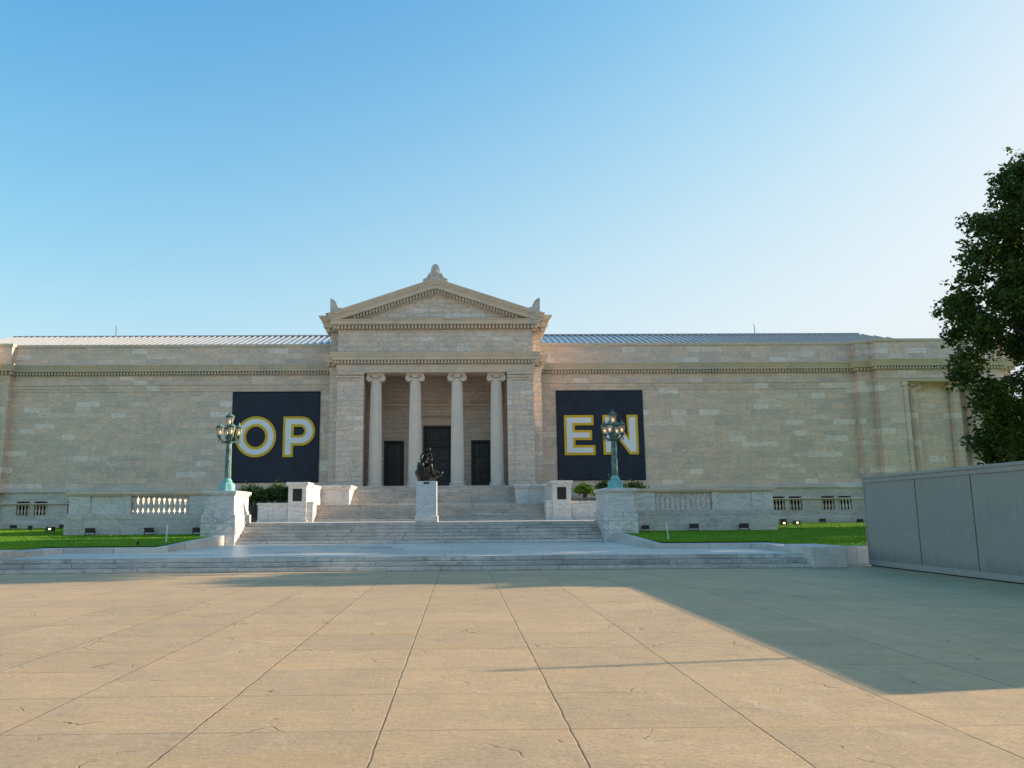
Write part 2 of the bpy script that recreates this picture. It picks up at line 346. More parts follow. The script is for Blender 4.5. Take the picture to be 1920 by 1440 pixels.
def copy_tree(o, parent=None):
    c_ = o.copy(); COL.objects.link(c_)
    if parent: c_.parent = parent
    for ch in [q for q in bpy.data.objects if q.parent == o]: copy_tree(ch, c_)
    return c_
def dentil_rows(parent, path, z0, z1, out0, out1, pitch=.235, w=.13):
    P_ = [Vector((x, y)) for x, y in path]
    for i in range(len(P_) - 1):
        b = MB()
        a, e = P_[i], P_[i + 1]; d = e - a; L = d.length; d.normalize(); nrm = Vector((d.y, -d.x))
        # convex ends carry the row round the corner
        def ext(j, sgn):
            if j <= 0 or j >= len(P_) - 1: return 0
            d0 = (P_[j] - P_[j - 1]).normalized(); d1 = (P_[j + 1] - P_[j]).normalized(); cr = d0.x * d1.y - d0.y * d1.x
            return out1 if cr > 0 else -out1
        lo = -ext(i, 0); hi = L + ext(i + 1, 0)
        n = max(1, int((hi - lo) / pitch)); p = (hi - lo) / n
        for q in range(n):
            t = lo + p * (q + .5); u0 = a + d * (t - w / 2); u1 = a + d * (t + w / 2)
            A = u0 + nrm * out0; B = u1 + nrm * out0; Cc = u1 + nrm * out1; D = u0 + nrm * out1
            b.add([(A.x, A.y, z0), (B.x, B.y, z0), (Cc.x, Cc.y, z0), (D.x, D.y, z0), (A.x, A.y, z1), (B.x, B.y, z1), (Cc.x, Cc.y, z1), (D.x, D.y, z1)],
                  [(0, 3, 2, 1), (4, 5, 6, 7), (0, 1, 5, 4), (1, 2, 6, 5), (2, 3, 7, 6), (3, 0, 4, 7)])
        if len(b.v): sub(b, 'dentil_course', 'trim', parent)

# ================================================================ SETTING
# the far ground is one sheet whose near part is the plaza
b = MB(); b.add([(-900, -60, -.012), (900, -60, -.012), (900, 1800, -.012), (-900, 1800, -.012)], [(0, 1, 2, 3)])
tag(b.build('ground', 'soil'), kind='structure')
b = MB(); b.add([(-55, -50, 0), (55, -50, 0), (55, 27.5, 0), (-55, 27.5, 0)], [(0, 1, 2, 3)])  # part behind the camera is added paving that bounces warm light onto the facade
tag(b.build('plaza', 'plaza'), kind='structure')

# three low steps and the lower terrace
ZL = .4; ZT = 1.39; ZP = 3.93
def steps(name, mat, xs, y0, z0, n, rise, tread, depth, kinds=True):
    b = MB(); prof = [(y0 + depth, z0 - .3), (y0, z0 - .3)]
    for i in range(n):
        y = y0 + i * tread; z = z0 + (i + 1) * rise
        prof += [(y + .02, z - rise if i else z0 - .3), (y + .02, z - .055), (y, z - .045), (y, z - .004), (y + .006, z)] if i else [(y, z - .004), (y + .006, z)]
    prof.append((y0 + depth, z0 + n * rise))
    # drop duplicate points
    pr = [prof[0]]
    for p in prof[1:]:
        if (abs(p[0] - pr[-1][0]) + abs(p[1] - pr[-1][1])) > 1e-5: pr.append(p)
    b.xprism(pr, xs[0], xs[1]); o = b.build(name, mat); return tag(o, kind='structure')
# curved sweep is too slight to model: straight steps, left end runs on past the block
steps('front_steps', 'step_low', (-19.5, 13.05), 25.75, 0, 2, .1333, .34, 1.4)
steps('top_front_step', 'step_low', (-13.0, 13.05), 26.43, .2666, 1, .1333, .34, .6)
b = MB(); b.add([(-13.2, 26.6, ZL + .004), (13.1, 26.6, ZL + .004), (13.1, 42, ZL + .004), (-13.2, 42, ZL + .004)], [(0, 1, 2, 3)])
tag(b.build('lower_terrace', 'terr'), kind='structure')
steps('middle_steps', 'step', (-8.93, 8.93), 39.45, ZL, 6, .165, .36, 3.6)
b = MB(); b.box(-18.2, 18.2, 42.9, 69, ZL, ZT - .002); b.box(-10.5, 10.5, 41.6, 42.9, ZL, ZT - .001)
b.v = b.v[:8] + [(x, y, z) for x, y, z in b.v[8:]]
tag(b.build('upper_terrace', 'terr'), kind='structure')
steps('entrance_steps', 'step_up', (-7.82, 7.82), 52.0, ZT, 7, .1555, .34, 7.0)
steps('portico_steps', 'step_up', (-5.85, 5.85), 57.3, 2.478, 9, .1613, .34, 5.0)

# lawns rise gently from the kerb to the building
def lawn(name, sx):
    xs = [13.9, 16, 18.3, 24, 30, 37, 50, 75]; b = MB(); rnd = random.Random(3)
    def z(x, y): return .56 + (y - 28) * .022 if y < 42 else .868 + (y - 42) * .0035 - (.05 if x > 30 else 0)
    inner = [(9.75, y) for y in (31.45, 34, 37, 39.3)]
    rows = [27.6, 30.0, 31.45, 34, 37, 39.3, 42, 47, 55, 62, 67.9]
    V = {}
    def vid(x, y):
        key = (round(x, 3), round(y, 3))
        if key not in V: V[key] = len(b.v); b.v.append((sx * x, y, z(x, y)))
        return V[key]
    for i in range(len(rows) - 1):
        X = list(xs)
        if rows[i] >= 31.4: X = [9.75, 11, 12.5] + X
        if rows[i] >= 41.9: X = [x for x in X if x >= 18.25]
        for j in range(len(X) - 1):
            b.f.append((vid(X[j], rows[i]), vid(X[j + 1], rows[i]), vid(X[j + 1], rows[i + 1]), vid(X[j], rows[i + 1])))
    o = tag(b.build(name, 'grass'), kind='structure')
    # grass blades
    rg = np.random.default_rng(5 if sx > 0 else 6); n = 52000
    X = np.concatenate([rg.uniform(9.75, 38, n), rg.uniform(14, 24, 5000)]); Y = np.concatenate([31.5 + (rg.random(n) ** 1.5) * 36, rg.uniform(27.7, 31.5, 5000)])
    keep = ~((Y > 41.6) & (X < 18.4)) & ~((Y > 67.4)); X = X[keep]; Y = Y[keep]; n = len(X)
    Z = np.where(Y < 42, .56 + (Y - 28) * .022, .868 + (Y - 42) * .0035 - np.where(X > 30, .05, 0)) - .01
    a = rg.uniform(0, math.pi, n); w = rg.uniform(.012, .03, n); h = rg.uniform(.025, .06, n); lean = rg.uniform(-.03, .03, (n, 2))
    v = np.empty((n, 3, 3)); v[:, 0] = np.stack([X - w * np.cos(a), Y - w * np.sin(a), Z], 1); v[:, 1] = np.stack([X + w * np.cos(a), Y + w * np.sin(a), Z], 1)
    v[:, 2] = np.stack([X + lean[:, 0], Y + lean[:, 1], Z + h], 1); v[:, :, 0] *= sx
    me = bpy.data.meshes.new('grass'); me.from_pydata(v.reshape(-1, 3).tolist(), [], [(3 * i, 3 * i + 1, 3 * i + 2) for i in range(n)])
    me.materials.append(M['blade']); g = bpy.data.objects.new('grass', me); COL.objects.link(g)
    tag(g, 'short green mown grass on the %s lawn below the museum wall' % ('right' if sx > 0 else 'left'), 'grass', kind='stuff')
lawn('lawn', -1); lawn('lawn', 1)

# marble kerbs round the lawns
for sx, nm in ((-1, 'left'), (1, 'right')):
    b = MB()
    pts = [(9.35, 39.28), (9.35, 31.0), (13.6, 31.0)] if sx > 0 else None
    b.box(sx * 9.38, sx * 13.9, 31.05, 31.42, ZL - .1, .60)
    b.box(sx * 9.38, sx * 9.76, 31.42, 39.28, ZL - .1, .60); b.v[-6:-4] = [b.v[-6], b.v[-5]]
    b.v = [(x, y, (.85 if (z > .5 and y > 39) else z)) for x, y, z in b.v]
    b.box(sx * 13.06, sx * 13.9, 27.0, 31.05, ZL - .1, .597)
    # long low wall between lawn and plaza beyond the block
    tag(b.build('lawn_kerb', 'curb', bevel=.012), 'low pale marble kerb edging the %s lawn beside the lower terrace' % nm, 'kerb', 'kerbs round the lawns')
    b = MB(); b.box(sx * 14.2, sx * 40, 27.25, 27.6, -.1, .60)
    tag(b.build('low_wall', 'curb', bevel=.015), 'low marble wall holding the %s lawn above the plaza' % nm, 'wall', 'low lawn walls')
    b = MB(); b.box(sx * 13.055, sx * 14.19, 25.7 if sx > 0 else 26.2, 27.9, -.1 if sx > 0 else .1, .67)
    tag(b.build('end_block', 'curb', bevel=.04), 'solid marble block closing the %s end of the front steps' % nm, 'stone block', 'blocks at the ends of the front steps')

# drain slot in the lower terrace
b = MB(); b.box(-2.2, -.9, 33.9, 34.12, ZL + .004, ZL + .012)
tag(b.build('drain_grate', 'iron'), 'long dark drain grate set in the lower terrace paving', 'drain')

# ================================================================ THE MUSEUM
mus = empty('museum_building', 'wide pale marble museum with columned portico, pediment and glazed roof', 'building', loc=(0, 68, .7))
mus_inv = Vector((0, 68, .7))
def part(b, name, mat, parent=None, **kw):
    o = b.build(name, mat, **kw)
    o.parent = parent or mus
    o.matrix_parent_inverse = Matrix.Translation(-mus_inv)
    return o
def sub(b, name, mat, parent, **kw):      # sub-part of an already parented part, all meshes in world coordinates
    o = b.build(name, mat, **kw); o.parent = parent; return o
YW = 68.0
# ---- wings
WIN = [(28.15, 29.25), (29.6, 30.7), (32.35, 33.45), (33.8, 34.9)]
WINN = [(20.0, 21.1), (21.5, 22.6), (24.1, 25.2), (25.6, 26.7)]
for sx in (-1, 1):
    b = MB(); b.box(sx * 8.5, sx * 36.2, YW, YW + 1, 3.85, 16.2)
    part(b, 'wall', 'wall')
    # basement wall, made round its window openings
    b = MB(); ops = sorted(WIN + WINN); x = 8.5
    b.box(sx * 8.5, sx * 36.2, YW - .35, YW + .6, .5, 1.98); b.box(sx * 8.5, sx * 36.2, YW - .35, YW + .6, 3.12, 3.80)
    for a, e in ops: b.box(sx * x, sx * a, YW - .352, YW + .602, 1.98, 3.12); x = e
    b.box(sx * x, sx * 36.2, YW - .352, YW + .602, 1.98, 3.12)
    part(b, 'basement_wall', 'base')
    b = MB(); b.mould([(sx * 8.5, YW - .35), (sx * 36.2, YW - .35)][::sx], [(-.05, .5), (.22, .5), (.22, 1.35), (.12, 1.45), (-.05, 1.45)]); part(b, 'plinth', 'base')
    b = MB(); path = [(sx * 8.5, YW), (sx * 36.2, YW)][::sx]
    b.mould(path, [(.0, 3.8), (.42, 3.8), (.46, 3.9), (.40, 3.98), (.2, 4.05), (.12, 4.2), (.0, 4.24)]); part(b, 'water_table', 'trim')
    b = MB(); b.mould(path, [(0, 2.86), (.45, 2.86), (.48, 2.92), (.45, 2.98), (0, 2.98)]); part(b, 'basement_coping', 'trim')
    for a, e in ops:
        b = MB(); b.box(sx * a, sx * e, YW + .25, YW + .3, 1.98, 3.12); w = part(b, 'basement_window', 'dark')
        for q in range(4):
            bb = MB(); cx = sx * (a + (e - a) * (q + .5) / 4)
            bb.lathe([(.085, 0), (.085, .06), (.05, .1), (.09, .26), (.095, .34), (.045, .55), (.04, .66), (.075, .72), (.085, .78), (.085, .86)], 12, (cx, YW - .22, 2.0))
            sub(bb, 'baluster', 'trim', w, smooth=True)
    # entablature: architrave lines, frieze, dentil cornice
    b = MB(); b.mould(path, [(0, 12.35), (.05, 12.35), (.05, 12.6), (.09, 12.61), (.09, 12.84), (.16, 12.9), (.16, 12.98), (0, 13.02)]); part(b, 'architrave', 'wall')
    full = [(8.5, YW), (36.2, YW), (36.2, 67.35), (37.5, 67.35), (37.5, 66.7), (48.2, 66.7), (48.2, 67.35), (49.5, 67.35), (49.5, 80)]
    full = full if sx > 0 else [(-x_, y_) for x_, y_ in full][::-1]
    b = MB(); b.mould(full, [(-.02, 13.72), (.06, 13.72), (.02, 13.80), (.02, 14.04), (.38, 14.06), (.42, 14.22), (.46, 14.26), (.52, 14.40), (.62, 14.56), (.62, 14.63), (-.02, 14.72)])
    cor = part(b, 'cornice', 'trim')
    dentil_rows(cor, full, 13.80, 14.03, .0, .29, .265, .14)
    b = MB(); b.mould(full, [(-.9, 16.2), (-.02, 16.2), (.07, 16.22), (.10, 16.32), (.10, 16.46), (-.9, 16.5)]); part(b, 'parapet_coping', 'trim')
    # pavilion at the end of the wing, with two columns in its recess
    b = MB()
    b.box(sx * 36.2, sx * 49.5, 67.35, 80, .5, 3.9)
    b.box(sx * 36.2, sx * 37.5, 67.35, 69, 3.9, 16.2); b.box(sx * 48.2, sx * 49.5, 67.35, 69, 3.9, 16.2)
    b.box(sx * 37.5, sx * 40.0, 66.7, 69, 3.9, 16.2); b.box(sx * 45.5, sx * 48.2, 66.7, 69, 3.9, 16.2)
    b.box(sx * 37.5, sx * 48.2, 66.7, 67.35, .5, 3.898)
    b.box(sx * 40.0, sx * 45.5, 66.7, 69, 12.75, 16.198)
    b.box(sx * 40.0, sx * 45.5, 67.95, 69, 3.9, 12.75)
    b.box(sx * 36.25, sx * 49.45, 69.002, 80, 3.9, 16.19)
    part(b, 'pavilion_wall', 'wall')
    b = MB(); pb = [(37.55, 66.7), (48.15, 66.7)]; pb = pb if sx > 0 else [(-x_, y_) for x_, y_ in pb][::-1]
    b.mould(full[1:-1] if sx > 0 else full[1:-1], [(0, 3.8), (.3, 3.8), (.34, 3.9), (.1, 4.1), (0, 4.12)]); part(b, 'water_table', 'trim')
    b = MB(); b.mould(pb, [(0, 12.78), (.05, 12.78), (.05, 12.95), (.12, 13.0), (.12, 13.06), (0, 13.1)]); part(b, 'architrave', 'trim')
    b = MB(); b.box(sx * 39.65, sx * 40.0, 66.62, 66.698, 3.92, 12.4); b.box(sx * 39.55, sx * 40.0, 66.58, 66.697, 12.4, 12.74); part(b, 'niche_frame', 'wall')
    b = MB(); b.box(sx * 45.5, sx * 45.85, 66.62, 66.698, 3.92, 12.4); b.box(sx * 45.5, sx * 45.95, 66.58, 66.697, 12.4, 12.74); part(b, 'niche_frame', 'wall')
    # glazed roof behind the parapet
    x0, x1 = 8.6, 44.6
    def rp(x, t): return (sx * x, 69.3 + 7.2 * t, 16.55 + 2.55 * t)
    b = MB(); b.add([rp(x0, 0), rp(x1, 0), rp(x1 - 3.4, 1), rp(x0, 1)], [(0, 1, 2, 3)])
    b.add([rp(x1, 0), (sx * x1, 83.7, 16.55), rp(x1 - 3.4, 1)], [(0, 1, 2)])
    b.add([(sx * x0, 83.7, 16.55), (sx * x1, 83.7, 16.55), rp(x1 - 3.4, 1), rp(x0, 1)], [(3, 2, 1, 0)])
    roof = part(b, 'glazed_roof', 'glazing')
    b = MB(); n = int((x1 - x0) / .56)
    for i in range(n):
        x = x0 + .3 + i * .56; t1 = 1.0 if x < x1 - 3.4 else max(.05, 1 - (x - (x1 - 3.4)) / 3.4)
        A = Vector(rp(x, 0)); B = Vector(rp(x, t1)); w = .04; h = Vector((0, -.05, .07))
        b.add([A + Vector((-w, 0, 0)), A + Vector((w, 0, 0)), B + Vector((w, 0, 0)), B + Vector((-w, 0, 0)), A + Vector((-w, 0, 0)) + h, A + Vector((w, 0, 0)) + h, B + Vector((w, 0, 0)) + h, B + Vector((-w, 0, 0)) + h],
              [(0, 3, 2, 1), (4, 5, 6, 7), (0, 1, 5, 4), (1, 2, 6, 5), (2, 3, 7, 6), (3, 0, 4, 7)])
    sub(b, 'glazing_bars', 'glazbar', roof)
    b = MB(); A = rp(x0, 1); B = rp(x1 - 3.3, 1); b.box(A[0], B[0], A[1] - .12, A[1] + .12, A[2] - .02, A[2] + .1); sub(b, 'ridge_cap', 'glazbar', roof)

# ---- portico block
PP = [(-8.6, 68.5), (-8.6, 64.3), (-7.85, 64.3), (-7.85, 63.2), (7.85, 63.2), (7.85, 64.3), (8.6, 64.3), (8.6, 68.5)]
for sx in (-1, 1):
    b = MB(); b.box(sx * 5.74, sx * 7.85, 63.2, 64.302, ZP - .5, 13.08)
    b.box(sx * 5.742, sx * 8.6, 64.3, 70, ZP - .5, 13.08)
    part(b, 'portico_wall', 'port')
b = MB()
b.box(-7.85, 7.85, 63.2, 64.8, 13.08, 17.3); b.box(-8.6, 8.6, 64.302, 64.8, 13.081, 17.3)
for sx in (-1, 1): b.box(sx * 5.73, sx * 8.6, 64.8, 80, 13.081, 17.3)
b.box(-5.73, 5.73, 64.8, 80, 13.52, 17.3); b.box(-8.598, 8.598, 70, 80, ZP, 13.08)
part(b, 'portico_entablature', 'port')
for sx in (-1, 1):   # pilaster strips and caps of the portico ends
    b = MB(); b.box(sx * 5.735, sx * 6.2, 63.12, 63.198, ZP, 12.45); b.box(sx * 5.735, sx * 7.9, 63.10, 63.197, 12.45, 12.52); b.box(sx * 5.735, sx * 7.93, 63.06, 63.196, 12.66, 12.78)
    b.box(sx * 5.72, sx * 7.97, 63.02, 63.195, 12.9, 13.06); b.box(sx * 6.19, sx * 7.95, 63.08, 63.199, ZP, 4.35)
    part(b, 'pilaster', 'port')
b = MB(); b.mould(PP, [(0, 13.12), (.03, 13.12), (.03, 13.3), (.07, 13.31), (.07, 13.52), (.11, 13.53), (.11, 13.66), (0, 13.68)]); part(b, 'architrave', 'trim')
b = MB(); b.mould(PP, [(-.02, 13.72), (.08, 13.72), (.02, 13.80), (.02, 14.04), (.38, 14.05), (.40, 14.10), (.40, 14.28), (.46, 14.32), (.56, 14.52), (.60, 14.58), (.60, 14.64), (-.02, 14.72)])
cor = part(b, 'cornice', 'trim'); dentil_rows(cor, PP, 13.79, 14.035, .0, .30, .265, .14)
b = MB(); b.mould(PP, [(-.02, 16.55), (.08, 16.55), (.02, 16.62), (.02, 16.92), (.50, 16.93), (.55, 16.98), (.55, 17.22), (.62, 17.26), (.66, 17.34), (-.02, 17.36)])
cor = part(b, 'pediment_cornice', 'trim'); dentil_rows(cor, PP, 16.62, 16.915, .0, .36, .28, .15)
for sx in (-1, 1):
    p = [(8.0, 64.3), (8.6, 64.3), (8.6, 80)]; p = p if sx > 0 else [(-x_, y_) for x_, y_ in p][::-1]
    b = MB(); b.mould(p, [(-.5, 17.362), (.60, 17.362), (.70, 17.45), (.84, 17.66), (.90, 17.78), (.90, 17.84), (-.5, 17.84)]); part(b, 'side_gutter', 'trim')
# pediment: tympanum, raking cornices, roof
def topz(x): return 20.62 - abs(x) * .335
b = MB(); b.prism([(-8.5, 17.365), (8.5, 17.365), (8.5, topz(8.5) - .1), (0, topz(0) - .1), (-8.5, topz(8.5) - .1)], 63.3, 80); part(b, 'tympanum', 'port')
b = MB(); prof = [(-.2, -1.12), (.02, -1.12), (.02, -1.02), (.02, -.72), (.46, -.70), (.50, -.66), (.50, -.42), (.55, -.38), (.60, -.30), (.66, -.24), (.80, -.02), (.80, .06), (-.2, .06)]
XS = [-8.62 + 17.24 * i / 60 for i in range(61)]; o = 0; m = len(prof)
for x in XS:
    for out, v in prof: b.v.append((x, 63.2 - out, max(17.364 + (out * .001), topz(x) + v)))
for i in range(60):
    for j in range(m): b.f.append((i * m + j, (i + 1) * m + j, (i + 1) * m + (j + 1) % m, i * m + (j + 1) % m))
b.f.append(tuple(range(m))); b.f.append(tuple(60 * m + j for j in range(m - 1, -1, -1)))
rk = part(b, 'raking_cornice', 'trim')
b = MB()
for i in range(-34, 35):
    x = i * .25; z1 = topz(x) - .73; z0 = z1 - .27
    if z0 > 17.38:
        s_ = -.335 * (1 if x > 0 else -1) * .065 if x else 0
        b.add([(x - .065, 62.86, z0 - s_), (x + .065, 62.86, z0 + s_), (x + .065, 63.15, z0 + s_), (x - .065, 63.15, z0 - s_), (x - .065, 62.86, z1 - s_ ), (x + .065, 62.86, z1 + s_), (x + .065, 63.15, z1 + s_), (x - .065, 63.15, z1 - s_)],
              [(0, 3, 2, 1), (4, 5, 6, 7), (0, 1, 5, 4), (1, 2, 6, 5), (2, 3, 7, 6), (3, 0, 4, 7)])
sub(b, 'dentil_course', 'trim', rk)
b = MB()
for sx in (-1, 1):
    b.add([(0, 63.0, 20.69), (sx * 8.9, 63.0, 17.9), (sx * 8.9, 80, 17.9), (0, 80, 20.69)], [(0, 1, 2, 3)])
part(b, 'portico_roof', 'base')
# carved ornaments on the pediment: scalloped leaf over scrolls
def palmette(half=0, s=1.0):
    top = []
    n = 9
    for i in range(n * 4 + 1):
        a = math.pi * i / (n * 4); lob = .035 * abs(math.sin(a * n))
        r = .40 + lob; top.append((math.cos(a) * r * .9, .86 + math.sin(a) * (r * 1.55) * (1 if True else 1)))
    right = [(1.0, 0), (1.0, .34), (.92, .44), (.8, .42), (.66, .56), (.56, .62), (.57, .78), (.46, .84)]
    poly = [(x * s, z * s) for x, z in right] + [(x * s, z * s) for x, z in top] + [(-x * s, z * s) for x, z in right[::-1]]
    if half: poly = [p for p in poly if p[0] * half >= -.01]; 
    return poly
def spiral(cx, cz, r, turn, y, b):
    pts = []
    for i in range(26):
        t = i / 25; a = t * 2.2 * 2 * math.pi * turn + math.pi / 2; rr = r * (1 - t * .85); pts.append((cx + rr * math.cos(a), y, cz + rr * math.sin(a)))
    b.tube(pts, .03, 5)
b = MB(); pl = palmette(); b.prism([(x, z * 1.12 + 20.2) for x, z in pl], 62.55, 62.95)
for i in range(-4, 5):
    a = math.pi / 2 + i * .33; b.tube([(0, 62.54, 21.0), (math.cos(a) * .16, 62.5, 21.0 + math.sin(a) * .3), (math.cos(a) * .33, 62.53, 21.0 + math.sin(a) * .56)], [.03, .035, .02], 6)
for s_, q in ((-1, 1), (1, -1)):
    spiral(s_ * .2, 21.12, .13, q, 62.54, b); spiral(s_ * .48, 20.82, .17, q, 62.54, b); spiral(s_ * .82, 20.56, .14, -q, 62.54, b)
part(b, 'ridge_ornament', 'base')
for sx in (-1, 1):
    b = MB(); poly = [(0, 0), (1.0, 0), (1.02, .28), (.92, .40), (.78, .42), (.66, .44), (.62, .52), (.60, .62), (.55, .66), (.54, .76), (.47, .80), (.45, .90), (.36, .94), (.32, 1.03), (.22, 1.05), (.15, 1.13), (.06, 1.12), (0, 1.2)]
    b.prism([(sx * (8.42 - x * .98), 17.8 + z * 1.05) for x, z in poly], 62.45, 62.85)
    part(b, 'corner_ornament', 'base')
# ---- porch interior
YB = 69.0
b = MB(); DO = [(-4.62, -2.88, 8.15), (-1.25, 1.25, 9.42), (2.88, 4.62, 8.15)]
x = -5.73
for a, e, zt in DO:
    b.box(x, a, YB, YB + .6, ZP, 13.52); b.box(a, e, YB, YB + .6, zt, 13.52); x = e
b.box(x, 5.73, YB, YB + .6, ZP, 13.52); part(b, 'porch_wall', 'port')
b = MB(); b.box(-7.9, 7.9, 60.7, 70.5, ZP - .7, ZP - .004); part(b, 'porch_floor', 'step_up')
b = MB(); b.mould([(-5.73, YB), (5.73, YB)], [(0, 10.85), (.1, 10.85), (.14, 11.0), (.3, 11.1), (.34, 11.25), (.34, 11.32), (0, 11.4)]); part(b, 'porch_cornice', 'trim')
b = MB(); b.mould([(-1.55, YB), (1.55, YB)], [(0, 9.42), (.12, 9.42), (.12, 9.6), (.08, 9.62), (.08, 10.1), (.2, 10.2), (.36, 10.25), (.4, 10.42), (0, 10.48)])
hd = part(b, 'door_hood', 'trim'); dentil_rows(hd, [(-1.5, YB), (1.5, YB)], 10.02, 10.18, .05, .22, .18, .1)
for a, e in ((-4.7, -2.8), (-1.2, 1.2), (2.8, 4.7)):
    b = MB(); z0, z1 = 11.65, 12.6
    for q in ((a, e, z0, z0 + .08), (a, e, z1 - .08, z1), (a, a + .08, z0 + .08, z1 - .08), (e - .08, e, z0 + .08, z1 - .08)): b.box(q[0], q[1], YB - .05, YB - .003, q[2], q[3])
    part(b, 'wall_panel', 'port')
for i, (a, e, zt) in enumerate(DO):
    b = MB(); b.box(a + .16, e - .16, YB + .42, YB + .5, ZP + .02, zt - .16)
    d = part(b, 'door', 'door'); 
    b = MB(); fr = .16
    b.box(a, a + fr, YB + .02, YB + .5, ZP, zt); b.box(e - fr, e, YB + .02, YB + .5, ZP, zt); b.box(a + fr, e - fr, YB + .02, YB + .5, zt - fr, zt)
    sub(b, 'door_frame', 'door', d, bevel=.03)
    A, E, T = a + fr, e - fr, zt - fr; mid = (A + E) / 2
    leaf_top = T if i != 1 else T - 1.75
    for s0, s1 in ((A, mid - .01), (mid + .01, E)):
        nrow = 3 if i != 1 else 3; hh = (leaf_top - ZP - .1) / nrow
        for r_ in range(nrow):
            b = MB(); z0 = ZP + .08 + r_ * hh; b.box(s0 + .08, s1 - .08, YB + .36, YB + .418, z0 + .08, z0 + hh - .06)
            sub(b, 'door_panel', 'door', d, bevel=.03)
    for hx in (mid - .09, mid + .09):
        b = MB(); b.tube([(hx, YB + .35, ZP + 1.0), (hx, YB + .30, ZP + 1.03), (hx, YB + .30, ZP + 1.37), (hx, YB + .35, ZP + 1.4)], .018, 6); sub(b, 'door_handle', 'plaque', d)
    if i == 1:
        b = MB(); b.box(A, E, YB + .34, YB + .419, leaf_top, leaf_top + .14)
        for q in range(9): xx = A + .12 + (E - A - .24) * q / 8; b.box(xx - .015, xx + .015, YB + .38, YB + .417, leaf_top + .16, T - .05)
        for q in range(4): zz = leaf_top + .3 + q * .36; b.box(A + .06, E - .06, YB + .37, YB + .379, zz, zz + .03)
        sub(b, 'transom_grille', 'iron', d)
# ---- columns
def column(x, y, zbase, ztop, r0, r1, flutes=24, mt='col'):
    H = ztop - zbase; zc = H - .62
    b = MB(); n = flutes * 6; prof = []; rows = 14
    o = 0
    for j in range(rows + 1):
        t = j / rows; r = r0 + (r1 - r0) * (t ** 1.35); z = .42 + (zc - .42) * t
        depth = .07 * r * (1 if 0 < j < rows else 0)
        for i in range(n):
            ph = (i % 6) / 6; g = math.sin(math.pi * ph) if i % 6 else 0
            rr = r - depth * g; a = 2 * math.pi * i / n; b.v.append((x + rr * math.cos(a), y + rr * math.sin(a), zbase + z))
    for j in range(rows):
        for i in range(n): b.f.append((j * n + i, j * n + (i + 1) % n, (j + 1) * n + (i + 1) % n, (j + 1) * n + i))
    sh = part(b, 'column', mt)
    b = MB(); b.lathe([(r0 * 1.30, 0), (r0 * 1.34, .06), (r0 * 1.34, .13), (r0 * 1.28, .17), (r0 * 1.14, .19), (r0 * 1.11, .25), (r0 * 1.2, .28), (r0 * 1.22, .34), (r0 * 1.16, .38), (r0 * 1.03, .40), (r0, .43)], 40, (x, y, zbase))
    sub(b, 'column_base', mt, sh, smooth=True)
    # scrolled capital
    b = MB(); zt = ztop; k_ = r1 / .45; w = .80 * k_
    b.box(x - w * .93, x + w * .93, y - .52 * k_, y + .52 * k_, zt - .10, zt)
    b.lathe([(r1, 0), (r1 * 1.1, .05), (r1 * 1.16, .12), (r1 * 1.1, .2)], 32, (x, y, zt - .62))
    b.box(x - w * .6, x + w * .6, y - .47 * k_, y + .47 * k_, zt - .34, zt - .10)
    for s_ in (-1, 1):
        cx, cz, rv = x + s_ * (w - .27 * k_), zt - .36, .285 * k_
        ring = [(cx + rv * math.cos(2 * math.pi * q / 24), cz + rv * math.sin(2 * math.pi * q / 24)) for q in range(24)]
        b.prism(ring, y - .47 * k_, y + .47 * k_)
        pts = []
        for q in range(34):
            t = q / 33; an = math.pi / 2 - s_ * t * 2.25 * 2 * math.pi; rr = rv * (.93 - t * .78); pts.append((cx + rr * math.cos(an), y - .47 * k_, cz + rr * math.sin(an)))
        b.tube(pts, .032 * k_, 5); b.lathe([(.001, 0), (.05, .0), (.05, .03), (.001, .05)], 8, (cx, y - .5 * k_, cz - .02))
    b.tube([(x - w * .62, y - .475 * k_, zt - .13), (x + w * .62, y - .475 * k_, zt - .13)], .03, 5)
    for q in range(-2, 3): b.lathe([(.0, -.05), (.055, -.03), (.065, .03), (.03, .09)], 8, (x + q * .13 * k_, y - .47 * k_, zt - .48))
    sub(b, 'column_capital', mt, sh)
for x in (-4.84, -1.66, 1.72, 4.90): column(x, 64.1, ZP, 13.078, .535, .435)
for sx in (-1, 1):
    for x in (40.85, 44.6): column(sx * x, 67.7, 3.9, 12.745, .46, .39, 20, 'wall')

# podium blocks flanking the entrance stairs
for sx in (-1, 1):
    b = MB(); b.box(sx * 5.87, sx * 9.0, 56.9, 63.1, 1.2, 3.62); b.box(sx * 7.84, sx * 9.0, 53.4, 56.9, 1.2, 3.618)
    o = part(b, 'podium', 'slab')
    b = MB(); b.box(sx * 5.78, sx * 8.2, 56.78, 63.15, 3.62, 3.74); b.box(sx * 5.72, sx * 8.2, 56.7, 63.15, 3.74, 3.88)
    b.box(sx * 7.78, sx * 9.06, 53.3, 56.7, 3.62, 3.8); sub(b, 'podium_coping', 'slab', o)
